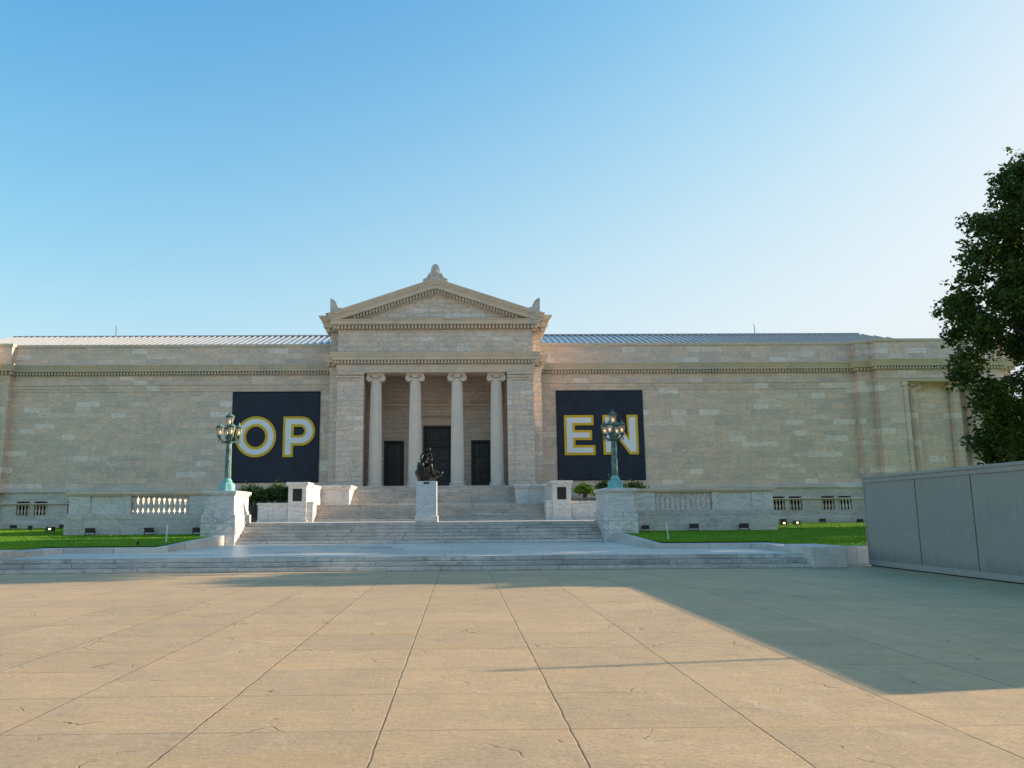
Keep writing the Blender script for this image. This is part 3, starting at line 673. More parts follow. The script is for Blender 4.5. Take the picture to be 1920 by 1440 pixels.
# plaque piers (things of their own)
for sx, nm in ((-1, 'left'), (1, 'right')):
    cx = sx * 8.42; t = empty('plaque_pier', 'square marble pier with a dark plaque %s of the entrance steps' % nm, 'pier', 'piers with plaques beside the entrance steps', (cx, 52.3, ZT))
    b = MB(); b.box(-.58, .58, -.8, .95, -.1, 2.24); b.box(-.66, .66, -.88, 1.0, -.1, .12); b.build('pier_shaft', 'slab', t, bevel=.01)
    b = MB(); b.box(-.64, .64, -.86, 1.0, 2.24, 2.32); b.box(-.7, .7, -.92, 1.06, 2.32, 2.50); b.build('pier_cap', 'slab', t, bevel=.015)
    b = MB(); b.box(-.29, .29, -.83, -.8, 1.30, 2.08); b.build('plaque', 'plaque', t, bevel=.008)
    b = MB(); b.box(-sx * .581, -sx * .98, -.62, .6, -.1, 1.16); b.box(-sx * .581, -sx * 1.02, -.66, .62, 1.16, 1.26); b.build('pier_foot', 'slab', t, bevel=.01)
# low panelled walls beside those piers
for sx, nm, L in ((-1, 'left', 1.95), (1, 'right', 3.3)):
    x0 = 9.02; t = empty('low_terrace_wall', 'low panelled marble wall %s of the plaque pier, in front of shrubs' % nm, 'wall', 'low panelled terrace walls', (sx * x0, 52, ZT))
    b = MB(); b.box(0, sx * L, -.2, .2, 0, 1.08); b.box(0, sx * (L + .04), -.26, .26, -.02, .1)
    b.build('wall', 'slab', t, bevel=.008)
    b = MB(); b.box(0, sx * (L + .06), -.27, .27, 1.08, 1.2); b.build('coping', 'slab', t, bevel=.012)
    n = 2 if sx < 0 else 3
    for q in range(n):
        b = MB(); a = .08 + (L - .1) * q / n; e = (L - .1) * (q + 1) / n; b.box(sx * a, sx * e, -.225, -.201, .16, 1.0); b.build('panel', 'slab', t, bevel=.008)
# dark iron gate filling the dark gap between low wall and lamp pier
for sx, nm in ((-1, 'left'),):
    b = MB(); t = empty('iron_bars', 'dark iron gate between the left low wall and lamp pier', 'bars', loc=(sx * 11.9, 54, ZT))
    b.box(-.95, .95, -.03, .03, .05, .12); b.box(-.95, .95, -.03, .03, 1.35, 1.42); b.build('bar_frame', 'iron', t)
    b = MB()
    for q in range(20): x = -.93 + q * .098; b.box(x - .028, x + .028, -.025, .025, .12, 1.5)
    b.build('upright_bars', 'iron', t)

# ---- lamp piers
for sx, nm in ((-1, 'left'), (1, 'right')):
    cx = sx * 9.74; t = empty('lamp_pier', 'big veined marble pier %s of the middle steps, carrying a lamp' % nm, 'pier', 'marble piers carrying the lamps', (cx, 40.75, ZL))
    b = MB(); b.box(-.83, .83, -1.48, 1.45, -.1, 1.43); b.build('pier_base', 'pier', t, bevel=.012)
    b = MB(); b.box(-.75, .75, -1.38, 1.35, 1.43, 1.60); b.add([], []); b.box(-.71, .71, -1.34, 1.31, 1.60, 2.36); b.build('pier_block', 'slab', t, bevel=.012)
    b = MB(); b.box(-.76, .76, -1.39, 1.36, 2.36, 2.44); b.box(-.82, .82, -1.46, 1.43, 2.44, 2.585); b.build('pier_cap', 'slab', t, bevel=.015)

# ---- balustrade walls
for sx, nm in ((-1, 'left'), (1, 'right')):
    t = empty('balustrade_wall', 'marble terrace wall with a row of balusters, %s of the lamp pier' % nm, 'wall', 'balustrade walls of the upper terrace', (sx * 10.6, 42.5, .8))
    Xo = 7.75; y0, y1 = -.3, .3
    b = MB(); b.box(0, sx * (Xo + .1), -.46, .4, -.2, .62); b.box(0, sx * (Xo + .04), -.40, .34, .62, 1.12); b.build('plinth', 'base', t, bevel=.01)
    b = MB()
    b.box(0, sx * 1.55, y0, y1, 1.12, 2.05); b.box(sx * 4.55, sx * 4.95, y0, y1, 1.12, 2.05); b.box(sx * 4.95, sx * 6.65, y0 + .08, y1, 1.12, 2.05); b.box(sx * 6.65, sx * Xo, y0, y1, 1.12, 2.05)
    b.build('wall', 'slab', t, bevel=.008)
    b = MB(); b.box(0, sx * (Xo + .06), y0 - .07, y1 + .07, 2.05, 2.12); b.box(0, sx * (Xo + .12), y0 - .13, y1 + .13, 2.12, 2.24); b.build('coping', 'trim', t, bevel=.015)
    b = MB(); b.lathe([(.115, 0), (.115, .07), (.07, .1), (.075, .15), (.125, .32), (.13, .42), (.07, .66), (.06, .76), (.1, .80), (.115, .84), (.115, .93)], 14, (0, 0, 0))
    first = None
    for row_y in (-.05,):
        for q in range(11):
            x = sx * (1.55 + 3.0 * (q + .5) / 11)
            if first is None: first = b.build('baluster', 'slab', t, smooth=True, loc=(x, row_y, 1.12))
            else:
                d = first.copy(); COL.objects.link(d); d.parent = t; d.location = (x, row_y, 1.12)
    # return wall running back to the building
    b = MB(); b.box(sx * (Xo - .5), sx * Xo, .3, 24.5, -.2, 2.0); b.box(sx * (Xo - .58), sx * (Xo + .08), .44, 24.5, 2.0, 2.2); b.build('return_wall', 'base', t)

# ---- pedestal with statue
t = empty('statue_pedestal', 'tall pale marble pedestal under the bronze statue on the terrace', 'pedestal', loc=(.16, 43.0, ZT))
b = MB(); b.box(-.54, .54, -.54, .54, .34, 2.13); b.build('pedestal_shaft', marble('pedestal_marble', 9, 9, [(0, (.60, .60, .59)), (.5, (.63, .62, .60))], joint=.001, jdark=0, vein=.45, stain=.03, layer=.05), t, bevel=.012)
b = MB(); b.box(-.60, .60, -.60, .60, 0, .30); b.add([(-.60, -.60, .30), (.60, -.60, .30), (.60, .60, .30), (-.60, .60, .30), (-.54, -.54, .36), (.54, -.54, .36), (.54, .54, .36), (-.54, .54, .36)], [(0, 1, 5, 4), (1, 2, 6, 5), (2, 3, 7, 6), (3, 0, 4, 7)])
b.build('pedestal_foot', 'slab', t, bevel=.01)
b = MB(); b.box(-.16, .14, -.56, -.541, 1.98, 2.08); b.build('name_plate', 'plaque', t)

st = empty('bronze_statue', 'dark bronze statue of a seated bowed man on a rocky seat', 'statue', loc=(.16, 43.0, ZT + 2.13))
# rock seat: lumpy closed mesh with a flared lip to the right
rg = random.Random(11); b = MB(); n = 40; rows = 16
for j in range(rows + 1):
    t_ = j / rows; z = .98 * t_
    for i in range(n):
        a = 2 * math.pi * i / n; ca, sa = math.cos(a), math.sin(a)
        r = (.50 if z < .6 else .42) + .05 * math.sin(3 * a + 2 * z) + .012 * math.sin(5 * a + 5 * z)
        if z < .3: r *= .78 + .22 * math.sin(math.pi / 2 * z / .3)
        if ca > 0: r += .34 * max(0, 1 - abs(z - .38) / .26) * ca ** 3
        if ca < 0: r += .09 * max(0, 1 - abs(z - .40) / .2) * (-ca) ** 4
        if z > .62: r *= max(.25, 1 - (z - .62) * 1.1)
        b.v.append((ca * r * 1.0 - .04 - (.28 * max(0, z - .25)), sa * r * .8 + .1 * z, z))
for j in range(rows):
    for i in range(n): b.f.append((j * n + i, j * n + (i + 1) % n, (j + 1) * n + (i + 1) % n, (j + 1) * n + i))
b.f.append(tuple(range(n - 1, -1, -1))); b.f.append(tuple(rows * n + i for i in range(n)))
b.tube([(.50, -.1, .32), (.66, -.12, .33), (.76, -.12, .38), (.80, -.12, .48), (.79, -.12, .58)], [.13, .10, .075, .05, .03], 8)
b.build('rock_seat', 'bronze', st, smooth=True); st.scale = (1.04, 1.04, 1.04)
# the man: one skinned surface, pelvis as root; sits facing the viewer's right, head bowed over crossed forearms
J = {}
def jn(nm, p, r, par): J[nm] = (Vector(p), r, par)
jn('pelvis', (-.22, .06, .86), .17, None); jn('waist', (-.17, .02, 1.03), .145, 'pelvis'); jn('chest', (-.06, -.05, 1.26), .19, 'waist'); jn('neckb', (.03, -.12, 1.42), .11, 'chest')
jn('neck', (.08, -.17, 1.49), .065, 'neckb')
for s_, q in ((-1, 'l'), (1, 'r')):
    jn('sh' + q, (-.02 + s_ * .20, -.10 + s_ * .07, 1.37), .095, 'chest')
    jn('hip' + q, (-.18 + s_ * .11, -.02 + s_ * .04, .84), .125, 'pelvis')
jn('kneel', (-.22, -.50, .93), .088, 'hipl'); jn('kneer', (.22, -.40, .88), .09, 'hipr')
jn('calfl', (-.18, -.46, .70), .078, 'kneel'); jn('calfr', (.26, -.36, .62), .08, 'kneer')
jn('ankl', (-.12, -.38, .40), .045, 'calfl'); jn('ankr', (.32, -.28, .34), .045, 'calfr')
jn('footl', (-.08, -.52, .34), .045, 'ankl'); jn('footr', (.44, -.40, .28), .045, 'ankr'); jn('toel', (-.06, -.60, .32), .032, 'footl'); jn('toer', (.50, -.46, .26), .032, 'footr')
jn('ell', (-.30, -.34, 1.10), .062, 'shl'); jn('elr', (.26, -.34, 1.06), .064, 'shr')
jn('wrl', (-.06, -.46, 1.03), .038, 'ell'); jn('wrr', (.08, -.46, 1.10), .038, 'elr')
names = list(J); idx = {n_: i for i, n_ in enumerate(names)}
me = bpy.data.meshes.new('man_body'); me.from_pydata([J[n_][0] for n_ in names], [(idx[J[n_][2]], idx[n_]) for n_ in names if J[n_][2]], [])
body = bpy.data.objects.new('man_body', me); COL.objects.link(body); body.parent = st; body.scale = (1, 1, 1.0); me.materials.append(M['bronze'])
sk = body.modifiers.new('skin', 'SKIN'); sk.use_smooth_shade = True
for n_ in names:
    v = me.skin_vertices[0].data[idx[n_]]; v.radius = (J[n_][1], J[n_][1]); v.use_root = (n_ == 'pelvis')
ss = body.modifiers.new('sub', 'SUBSURF'); ss.levels = 2; ss.render_levels = 2
# hands: a palm and five bent fingers each, and the head with brow, nose and ears
def hand(p, d, nm):
    b = MB(); p = Vector(p); d = Vector(d).normalized(); side = d.cross(Vector((0, 0, 1))).normalized(); up = side.cross(d)
    b.tube([p - d * .01, p + d * .03, p + d * .08], [.034, .042, .036], 8)
    for i in range(4):
        o_ = side * (-.030 + .020 * i); L = [.062, .07, .066, .052][i]; q = p + d * .075 + o_
        b.tube([q, q + d * L * .45 + up * .004, q + d * L * .75 - up * .02, q + d * L * .85 - up * .045], [.011, .0105, .010, .007], 6)
    q = p + d * .02 + side * .035; b.tube([q, q + side * .03 + d * .02, q + side * .032 + d * .055 - up * .01], [.013, .012, .008], 6)
    b.build('hand', 'bronze', st, smooth=True)
hand(J['wrl'][0], (.9, -.2, -.15), 'l'); hand(J['wrr'][0], (-.9, -.25, -.3), 'r')
b = MB(); hc = Vector((.115, -.24, 1.585)); n = 20; rows = 14
for j in range(rows + 1):
    ph = math.pi * j / rows
    for i in range(n):
        a = 2 * math.pi * i / n; d = Vector((math.sin(ph) * math.cos(a), math.sin(ph) * math.sin(a), math.cos(ph)))
        r = Vector((.092, .115, .135)); p = Vector((d.x * r.x, d.y * r.y, d.z * r.z))
        f = max(0, -d.y)                       # face looks along -Y before the tilt
        if d.z < 0: p.x *= 1 - .25 * -d.z; p.y *= (1 - .1 * -d.z)
        if f > .8:
            if abs(d.x) < .22 and -.35 < d.z < .12: p.y -= .028 * (1 - abs(d.x) / .22)       # nose
            if .05 < d.z < .28 and .15 < abs(d.x) < .55: p.y += .012                        # eye sockets
            if .28 < d.z < .45: p.y -= .010                                                  # brow
            if -.62 < d.z < -.45 and abs(d.x) < .35: p.y -= .008                             # mouth
        if abs(d.x) > .95 and abs(d.z) < .3: p.x *= 1.12
        b.v.append(tuple(p))
for j in range(rows):
    for i in range(n): b.f.append((j * n + i, j * n + (i + 1) % n, (j + 1) * n + (i + 1) % n, (j + 1) * n + i))
rotm_ = Matrix.Rotation(R(28), 3, 'Z') @ Matrix.Rotation(R(32), 3, 'X')
b.v = [tuple(rotm_ @ Vector(p) + hc) for p in b.v]
b.build('head', 'bronze', st, smooth=True)
b = MB(); b.lathe([(.001, .145), (.05, .138), (.085, .10), (.104, .05), (.105, .0), (.098, -.03)], 20)
b.v = [tuple(rotm_ @ (Vector((x * .98, y * 1.12 + .012, z))) + hc) for x, y, z in b.v]; b.build('hair', 'bronze', st, smooth=True)

# ---- lamps
def make_lamp(x, rz, label):
    t = empty('street_lamp', label, 'lamp', 'five-lantern lamps on the stair piers', (x, 40.9, ZL + 2.585), rz)
    b = MB(); b.lathe([(.40, 0), (.42, .04), (.40, .09), (.385, .12), (.385, .34), (.34, .40), (.26, .46), (.21, .50)], 8, rot=R(22.5)); b.build('lamp_base', 'verdb', t)
    b = MB(); b.lathe([(.22, .50), (.235, .54), (.21, .58), (.17, .62), (.16, .68)], 24); b.build('base_ring', 'verdb', t, smooth=True)
    b = MB(); n = 48
    prof = [(.165, .66), (.158, 1.2), (.148, 1.9), (.135, 2.45)]
    for r, z in prof:
        for i in range(n):
            a = 2 * math.pi * i / n; rr = r * (1 - .06 * (i % 4 in (1, 2))); b.v.append((rr * math.cos(a), rr * math.sin(a), z))
    for j in range(3):
        for i in range(n): b.f.append((j * n + i, j * n + (i + 1) % n, (j + 1) * n + (i + 1) % n, (j + 1) * n + i))
    b.build('shaft', 'verd', t)
    b = MB(); b.lathe([(.135, 2.43), (.175, 2.46), (.175, 2.50), (.14, 2.53), (.12, 2.6), (.15, 2.72), (.17, 2.80), (.13, 2.88), (.08, 2.95), (.06, 3.1), (.075, 3.3), (.09, 3.33)], 20); b.build('crown', 'verdd', t, smooth=True)
    lan0 = None
    spots = [(0, 0, 3.33, .93)] + [(.47 * math.cos(R(a)), .47 * math.sin(R(a)), 2.80, .88) for a in (0, 90, 180, 270)]
    for i, (lx, ly, lz, s_) in enumerate(spots):
        if i:
            a = math.atan2(ly, lx); ca, sa = math.cos(a), math.sin(a); b = MB()
            pts = [(.08 * ca, .08 * sa, 2.52), (.22 * ca, .22 * sa, 2.50), (.36 * ca, .36 * sa, 2.58), (.47 * ca, .47 * sa, 2.66), (.49 * ca, .49 * sa, 2.72)]
            b.tube(pts, [.07, .055, .05, .045, .05], 8)
            b.tube([(.47 * ca, .47 * sa, 2.63), (.55 * ca, .55 * sa, 2.56), (.50 * ca, .50 * sa, 2.48), (.44 * ca, .44 * sa, 2.52)], [.03, .03, .025, .015], 6)
            b.lathe([(.001, 2.40), (.03, 2.43), (.03, 2.47), (.015, 2.5)], 8, (.33 * ca, .33 * sa, 0)); b.lathe([(.06, 2.70), (.12, 2.74), (.12, 2.79), (.09, 2.81)], 12, (.47 * ca, .47 * sa, 0))
            b.build('arm', 'verdd', t, smooth=True)
        N = 8
        def ringp(r, z): return [(r * math.cos(2 * math.pi * q / N + R(22.5)), r * math.sin(2 * math.pi * q / N + R(22.5)), z) for q in range(N)]
        if lan0 is None:
            b = MB(); b.lathe([(.11, 0), (.13, .02), (.13, .05), (.12, .06)], 8, rot=R(22.5))
            b.lathe([(.225, .46), (.25, .48), (.25, .52), (.235, .53)], 8, rot=R(22.5))
            for p, q in zip(ringp(.125, .05), ringp(.222, .47)): b.tube([p, q], .012, 5)
            fr = b.build('lantern', 'verdd', t, loc=(lx, ly, lz)); fr.scale = (s_, s_, s_)
            r = MB(); r.lathe([(.262, .52), (.255, .545), (.17, .60), (.09, .66), (.06, .69), (.055, .72), (.075, .74), (.03, .76), (.028, .80), (.001, .83)], 16); r.build('lantern_roof', 'verd', fr, smooth=True)
            g = MB(); vs = ringp(.115, .055) + ringp(.215, .465); g.add(vs, [(q, (q + 1) % N, (q + 1) % N + N, q + N) for q in range(N)]); g.build('lantern_glass', 'glass', fr)
            u = MB(); u.lathe([(.001, .14), (.02, .15), (.025, .18), (.04, .24), (.035, .29), (.001, .31)], 10); u.build('bulb', 'bulb', fr, smooth=True)
            lan0 = fr
        else:
            c_ = copy_tree(lan0, t); c_.location = (lx, ly, lz); c_.scale = (s_, s_, s_)
    return t
make_lamp(-9.83, R(28), 'green verdigris lamp with five lit lanterns on the left marble pier')
make_lamp(9.83, R(-33), 'green verdigris lamp with five lit lanterns on the right marble pier')

# ---- banners
def rounded(poly, r, n=4):
    out = []
    for i, p in enumerate(poly):
        a = Vector(poly[i - 1]) - Vector(p); c_ = Vector(poly[(i + 1) % len(poly)]) - Vector(p); q = Vector(p)
        rr = min(r, a.length / 2.1, c_.length / 2.1); s0 = q + a.normalized() * rr; s1 = q + c_.normalized() * rr
        for k_ in range(n + 1): t_ = k_ / n; out.append(tuple(s0 * (1 - t_) ** 2 + q * 2 * t_ * (1 - t_) + s1 * t_ ** 2))
    return out
def offset(poly, d):
    n = len(poly); area = sum(poly[i][0] * poly[(i + 1) % n][1] - poly[(i + 1) % n][0] * poly[i][1] for i in range(n)); sg = 1 if area > 0 else -1; out = []
    for i in range(n):
        p = Vector(poly[i]); e0 = (p - Vector(poly[i - 1])).normalized(); e1 = (Vector(poly[(i + 1) % n]) - p).normalized()
        n0 = Vector((e0.y, -e0.x)) * sg; n1 = Vector((e1.y, -e1.x)) * sg; m_ = (n0 + n1); m_ = m_ / max(.35, (1 + n0.dot(n1))); out.append(tuple(p + m_ * d))
    return out
def shape_mesh(loops, depth, name, mat, parent, loc):
    cu = bpy.data.curves.new(name, 'CURVE'); cu.dimensions = '2D'; cu.fill_mode = 'BOTH'; cu.extrude = depth / 2
    for lp in loops:
        s_ = cu.splines.new('POLY'); s_.points.add(len(lp) - 1); s_.use_cyclic_u = True
        for q, (x, z) in enumerate(lp): s_.points[q].co = (x, z, 0, 1)
    tmp = bpy.data.objects.new('tmp', cu); COL.objects.link(tmp); bpy.context.view_layer.update()
    me = bpy.data.meshes.new_from_object(tmp.evaluated_get(bpy.context.evaluated_depsgraph_get())); COL.objects.unlink(tmp); bpy.data.objects.remove(tmp); bpy.data.curves.remove(cu)
    me.name = name; me.transform(Matrix.Rotation(R(90), 4, 'X')); me.materials.clear(); me.materials.append(M[mat])
    o = bpy.data.objects.new(name, me); COL.objects.link(o); o.parent = parent; o.location = loc; return o
U_ = .00763
def L2(pts, x0, y0): return [((x - x0) * U_, -(y - y0) * U_) for x, y in pts]
def circ(cx, cy, rx, ry, n=56, a0=0, a1=360): return [(cx + rx * math.cos(R(a0 + (a1 - a0) * i / n)), cy + ry * math.sin(R(a0 + (a1 - a0) * i / n))) for i in range(n)]
def banner(x0, x1, z0, z1, label, letters, ox, oy, seed, folds):
    t = empty('wall_banner', label, 'banner', 'dark banners on the museum front', (x0, 67.9, z1))
    W, H = x1 - x0, z1 - z0; b = MB(); nx, nz = 60, 60; rg = random.Random(seed)
    def yy(u, v):
        y = .012 * math.sin(u * 9 + seed) * math.sin(v * 5) + .008 * math.sin(u * 23 + v * 11)
        if folds:   # swags hanging from three fixings along the top edge
            top = max(0, 1 - v * 2.6)
            for c0 in (.0, .5, 1.0):
                d = abs(u - c0); y -= .055 * top * math.sin((v * 26 + d * d * 95)) * math.exp(-((d - .22) / .17) ** 2)
            y -= .04 * math.exp(-((u - .12 - .25 * v) / .02) ** 2) * max(0, 1 - v * 2)
        return y
    for j in range(nz + 1):
        for i in range(nx + 1):
            u, v = i / nx, j / nz; sag = (.035 * math.sin(math.pi * ((u * 2) % 1)) if folds and v == 0 else 0)
            b.v.append((u * W, yy(u, v), -v * H - sag))
    for j in range(nz):
        for i in range(nx): q = j * (nx + 1) + i; b.f.append((q, q + 1, q + nx + 2, q + nx + 1))
    o = b.build('cloth', 'navy', t, smooth=True); so_ = o.modifiers.new('s', 'SOLIDIFY'); so_.thickness = .012; so_.offset = 1
    b = MB(); b.tube([(0, .0, -.01), (W, .0, -.01)], .03, 6); b.build('hem_rod', 'iron', t)
    for yel, whi in letters:
        q = shape_mesh([L2(l, ox, oy) for l in yel], .012, 'letter_outline', 'yellow', t, (0, -.085, 0))
        shape_mesh([L2(l, ox, oy) for l in whi], .012, 'letter_fill', 'white', q, (0, -.014, 0))
    return t
# O and P
Oy = [circ(610, 595, 227, 228, 64), circ(610, 595, 106, 114, 64)]; Ow = [circ(610, 595, 200, 200, 64), circ(610, 595, 137, 143, 64)]
def Pshape(l, r_, t_, bt, bb, stem, hole):    # outer with round bowl
    cy = (t_ + bb) / 2; ry = (bb - t_) / 2; rx = ry * .93; cxp = r_ - rx
    outer = rounded([(l, bt), (l, t_)], 0)[:0] + [(l, bt), (l, t_)] + [(cxp + rx * math.cos(R(a)), cy + ry * math.sin(R(a))) for a in range(-90, 91, 6)] + [(stem, bb), (stem, bt)]
    hl, hr, ht, hb = hole; hy = (ht + hb) / 2; hry = (hb - ht) / 2
    inner = [(hl, hb), (hl, ht)] + [(hr - hry + hry * math.cos(R(a)), hy + hry * math.sin(R(a))) for a in range(-90, 91, 9)]
    return [outer, inner]
Py_ = Pshape(911, 1266, 371, 822, 696, 1028, (1030, 1146, 486, 581)); Pw = Pshape(937, 1240, 398, 795, 668, 1001, (1002, 1171, 458, 608))
Py_[0] = Py_[0][:]
banner(-17.47, -10.0, 4.56, 12.28, 'dark navy banner left of the portico with yellow-edged letters OP', [(Oy, Ow), (Py_, Pw)], 334, 90, 1, False)
Ew = [[(247, 388), (524, 388), (524, 447), (312, 447), (312, 556), (502, 556), (502, 612), (314, 612), (314, 725), (537, 725), (537, 780), (247, 780)]]
Nw = [[(680, 386), (748, 386), (948, 655), (948, 386), (1020, 386), (1020, 775), (958, 775), (752, 500), (752, 775), (680, 775)]]
Ey = [rounded(offset(Ew[0], 28), 14)]; Ny = [rounded(offset(Nw[0], 28), 12)]
banner(10.19, 17.66, 4.57, 12.26, 'dark navy creased banner right of the portico with yellow-edged letters EN', [(Ey, Ew), (Ny, Nw)], 137, 80, 4, True)

# ---- lightning rods on the roof
for x, nm in ((-31.5, 'left'), (31.0, 'right')):
    t = empty('roof_vent_pipe', 'thin metal rod standing on the glazed roof of the %s wing' % nm, 'rod', 'rods on the roofs', (x, 76.5, 19.1))
    b = MB(); b.lathe([(.035, -.1), (.03, .95)], 8); b.build('rod', 'iron', t); b = MB(); b.lathe([(.08, .93), (.08, 1.08), (.02, 1.12)], 10); b.build('rod_cap', 'glazbar', t)

# ---- floodlights
def flood():
    t = empty('floodlight', '', 'floodlight', 'floodlights on the lawns')
    b = MB(); b.prism([(-.21, .1), (.21, .1), (.24, .34), (-.24, .34)], -.12, .14); b.v = [(x * (1 if y < 0 else .8), y, z) for x, y, z in b.v]; b.build('housing', 'housing', t, bevel=.015)
    b = MB(); b.box(-.25, -.235, -.03, .03, 0, .24); b.box(.235, .25, -.03, .03, 0, .24); b.box(-.25, .25, -.03, .03, -.03, .012); b.build('bracket', 'iron', t)
    b = MB(); b.box(-.17, .17, .142, .15, .13, .31); b.build('lens', 'dark', t)
    return t
f0 = flood(); first = True
FL = [(-19.75 + 2.9, 41.55, 0, 'dark floodlight on the left lawn, nearest the outer wall corner', 1, False), (-13.85, 41.5, 0, 'dark floodlight on the left lawn, middle one below the balusters', 1, False), (-11.35, 41.3, 0, 'dark floodlight on the left lawn beside the lamp pier', 1, False),
      (11.35, 41.3, 0, 'dark floodlight on the right lawn beside the lamp pier', .85, False), (13.9, 41.5, 0, 'dark floodlight on the right lawn, middle one of three', 1, False), (16.5, 41.55, 0, 'dark floodlight on the right lawn, nearest the outer wall corner', 1, False),
      (-21.4, 46.6, 100, 'lit floodlight on the left lawn past the wall corner', 1, True), (-26.3, 53.8, 110, 'lit floodlight on the left lawn, second out from the wall corner', 1, False), (-26.5, 58.5, 20, 'small dark floodlight at the left wing base, nearer the portico', 1, False), (-31.9, 62, 10, 'small dark floodlight at the left wing base, farther out', 1, False),
      (21.35, 48.5, -110, 'lit floodlight on the right lawn past the wall corner', 1, True), (22.9, 50.3, -120, 'lit floodlight behind the first on the right lawn', 1, True), (25.9, 60.0, 0, 'small dark floodlight at the right wing base, nearest the portico', 1, False), (29.3, 61.0, -10, 'small dark floodlight at the right wing base, middle one', 1, False), (32.4, 61.5, -10, 'small dark floodlight at the right wing base, by the hoarding edge', 1, False)]
def lz(x, y): return .56 + (y - 28) * .022 if y < 42 else .868 + (y - 42) * .0035 - (.05 if abs(x) > 30 else 0)
for x, y, rz, lab, sc, lit in FL:
    o = f0 if first else copy_tree(f0); first = False
    o.location = (x, y, lz(x, y) + .02); o.rotation_euler = (0, 0, R(rz)); o.scale = (sc, sc, sc); o['label'] = lab
    if lit:
        for ch in [q for q in bpy.data.objects if q.parent == o]:
            if ch.name.startswith('lens'): ch.data = ch.data.copy(); ch.data.materials.clear(); ch.data.materials.append(M['flood']); ch.data.transform(Matrix.Diagonal((.36, 1, .5, 1))); ch.location = (0, 0, .11)
        o.rotation_euler = (0, 0, R(170 if x > 0 else 190)); 

# ---- white stakes and sprinkler
for x, y, nm, tilt in ((-10.35, 34.2, 'left', 2), (10.55, 33.6, 'right', -5)):
    b = MB(); b.box(-.02, .02, -.015, .015, -.1, .74); o = b.build('marker_stake', 'stake', bevel=.006); o.location = (x, y, lz(x, y)); o.rotation_euler = (0, R(tilt), 0)
    tag(o, 'thin white marker stake in the grass of the %s lawn' % nm, 'stake', 'white stakes in the lawns')
t = empty('lawn_sprinkler', 'small dark sprinkler head spraying water over the left lawn', 'sprinkler', loc=(-10.65, 32.0, lz(10, 32)))
b = MB(); b.lathe([(.05, 0), (.05, .1), (.03, .11), (.03, .17), (.001, .18)], 12); b.build('sprinkler_head', 'iron', t)
b = MB(); pts = []; rad = []
for i in range(14):
    u = i / 13; pts.append((-.02 - 2.1 * u, .6 * u, .16 + 1.62 * u - .12 * u * u)); rad.append(.006 + .016 * u)
b.tube(pts, rad, 6); b.build('water_jet', 'spray', t)

# ---- grey hoarding on the right
t = empty('hoarding', 'tall grey painted hoarding of flat panels at the right of the plaza', 'hoarding', loc=(15.3, 18, 0))
ys = [26.5, 23.5, 20.9, 18.2, 15.5, 12.6, 9.5]
for i in range(6):
    b = MB(); b.box(0, .05, ys[i + 1] - 18 + .012, ys[i] - 18 - .012, .12, 2.78); b.build('panel', 'hoard', t)
for i in range(7):
    b = MB(); y = ys[i] - 18; b.box(-.028, .16, y - .03, y + .03, .1, 2.80) if i in (0, 6) else b.box(.06, .16, y - .04, y + .04, .1, 2.80); b.build('post', 'rail', t)
    if 0 < i < 6:
        b = MB(); b.box(-.012, .0, y - .010, y + .010, .12, 2.78); b.build('joint_strip', 'seam', t)
b = MB(); b.box(-.06, .17, -8.55, 8.55, 2.80, 2.89); b.build('top_rail', 'rail', t, bevel=.01)
b = MB(); b.box(-.035, .0, -8.5, 8.46, 2.68, 2.79); b.build('upper_trim', 'rail', t)
b = MB(); b.box(.03, .14, -8.5, 8.5, -.01, .11); b.build('bottom_rail', 'iron', t)  # black base rail fills the dark gap under the panels and blocks sun
b = MB(); b.box(-.05, -.002, -8.5, 8.46, .035, .2); b.build('kick_board', 'rail', t)
for i in range(6):
    b = MB(); y = (ys[i] + ys[i + 1]) / 2 - 18; b.tube([(.16, y, 2.3), (1.5, y, .04)], .04, 6); b.build('brace', 'rail', t)
t = empty('bare_pole', 'slim pole standing behind the grey hoarding', 'pole', loc=(18.0, 11.9, 0))  # bare pole out of view, inferred from its thin shadow on the plaza
b = MB(); b.lathe([(.09, 0), (.09, .1), (.045, .14), (.035, 4.8)], 10); b.build('pole', 'rail', t); b = MB(); b.lathe([(.06, 4.78), (.06, 4.86), (.001, 4.9)], 10); b.build('pole_cap', 'rail', t)

# ================================================================ PLANTS
def leaf_mesh(name, mat, pts, size, rg, parent, elong=1.7, up=.2):
    n = len(pts); pts = np.asarray(pts)
    d = rg.normal(size=(n, 3)); d[:, 2] = d[:, 2] * .7 - up * .2; d /= np.linalg.norm(d, axis=1)[:, None]
    e = rg.normal(size=(n, 3)); e -= (e * d).sum(1)[:, None] * d; e /= np.linalg.norm(e, axis=1)[:, None]
    s = size * rg.uniform(.6, 1.35, n)[:, None]; L = d * s * elong / 2; W = e * s / 2
    nn = np.cross(d, e); fold = nn * s * .12
    v = np.empty((n, 4, 3)); v[:, 0] = pts - L; v[:, 1] = pts + W + fold; v[:, 2] = pts + L; v[:, 3] = pts - W + fold
    me = bpy.data.meshes.new(name); me.vertices.add(n * 4); me.vertices.foreach_set('co', v.reshape(-1)); me.loops.add(n * 4)
    me.loops.foreach_set('vertex_index', np.arange(n * 4, dtype=np.int32)); me.polygons.add(n); me.polygons.foreach_set('loop_start', np.arange(0, n * 4, 4, dtype=np.int32))
    me.polygons.foreach_set('loop_total', np.full(n, 4, dtype=np.int32)); me.update(); me.validate(); me.materials.append(M[mat])
    o = bpy.data.objects.new(name, me); COL.objects.link(o); o.parent = parent; return o
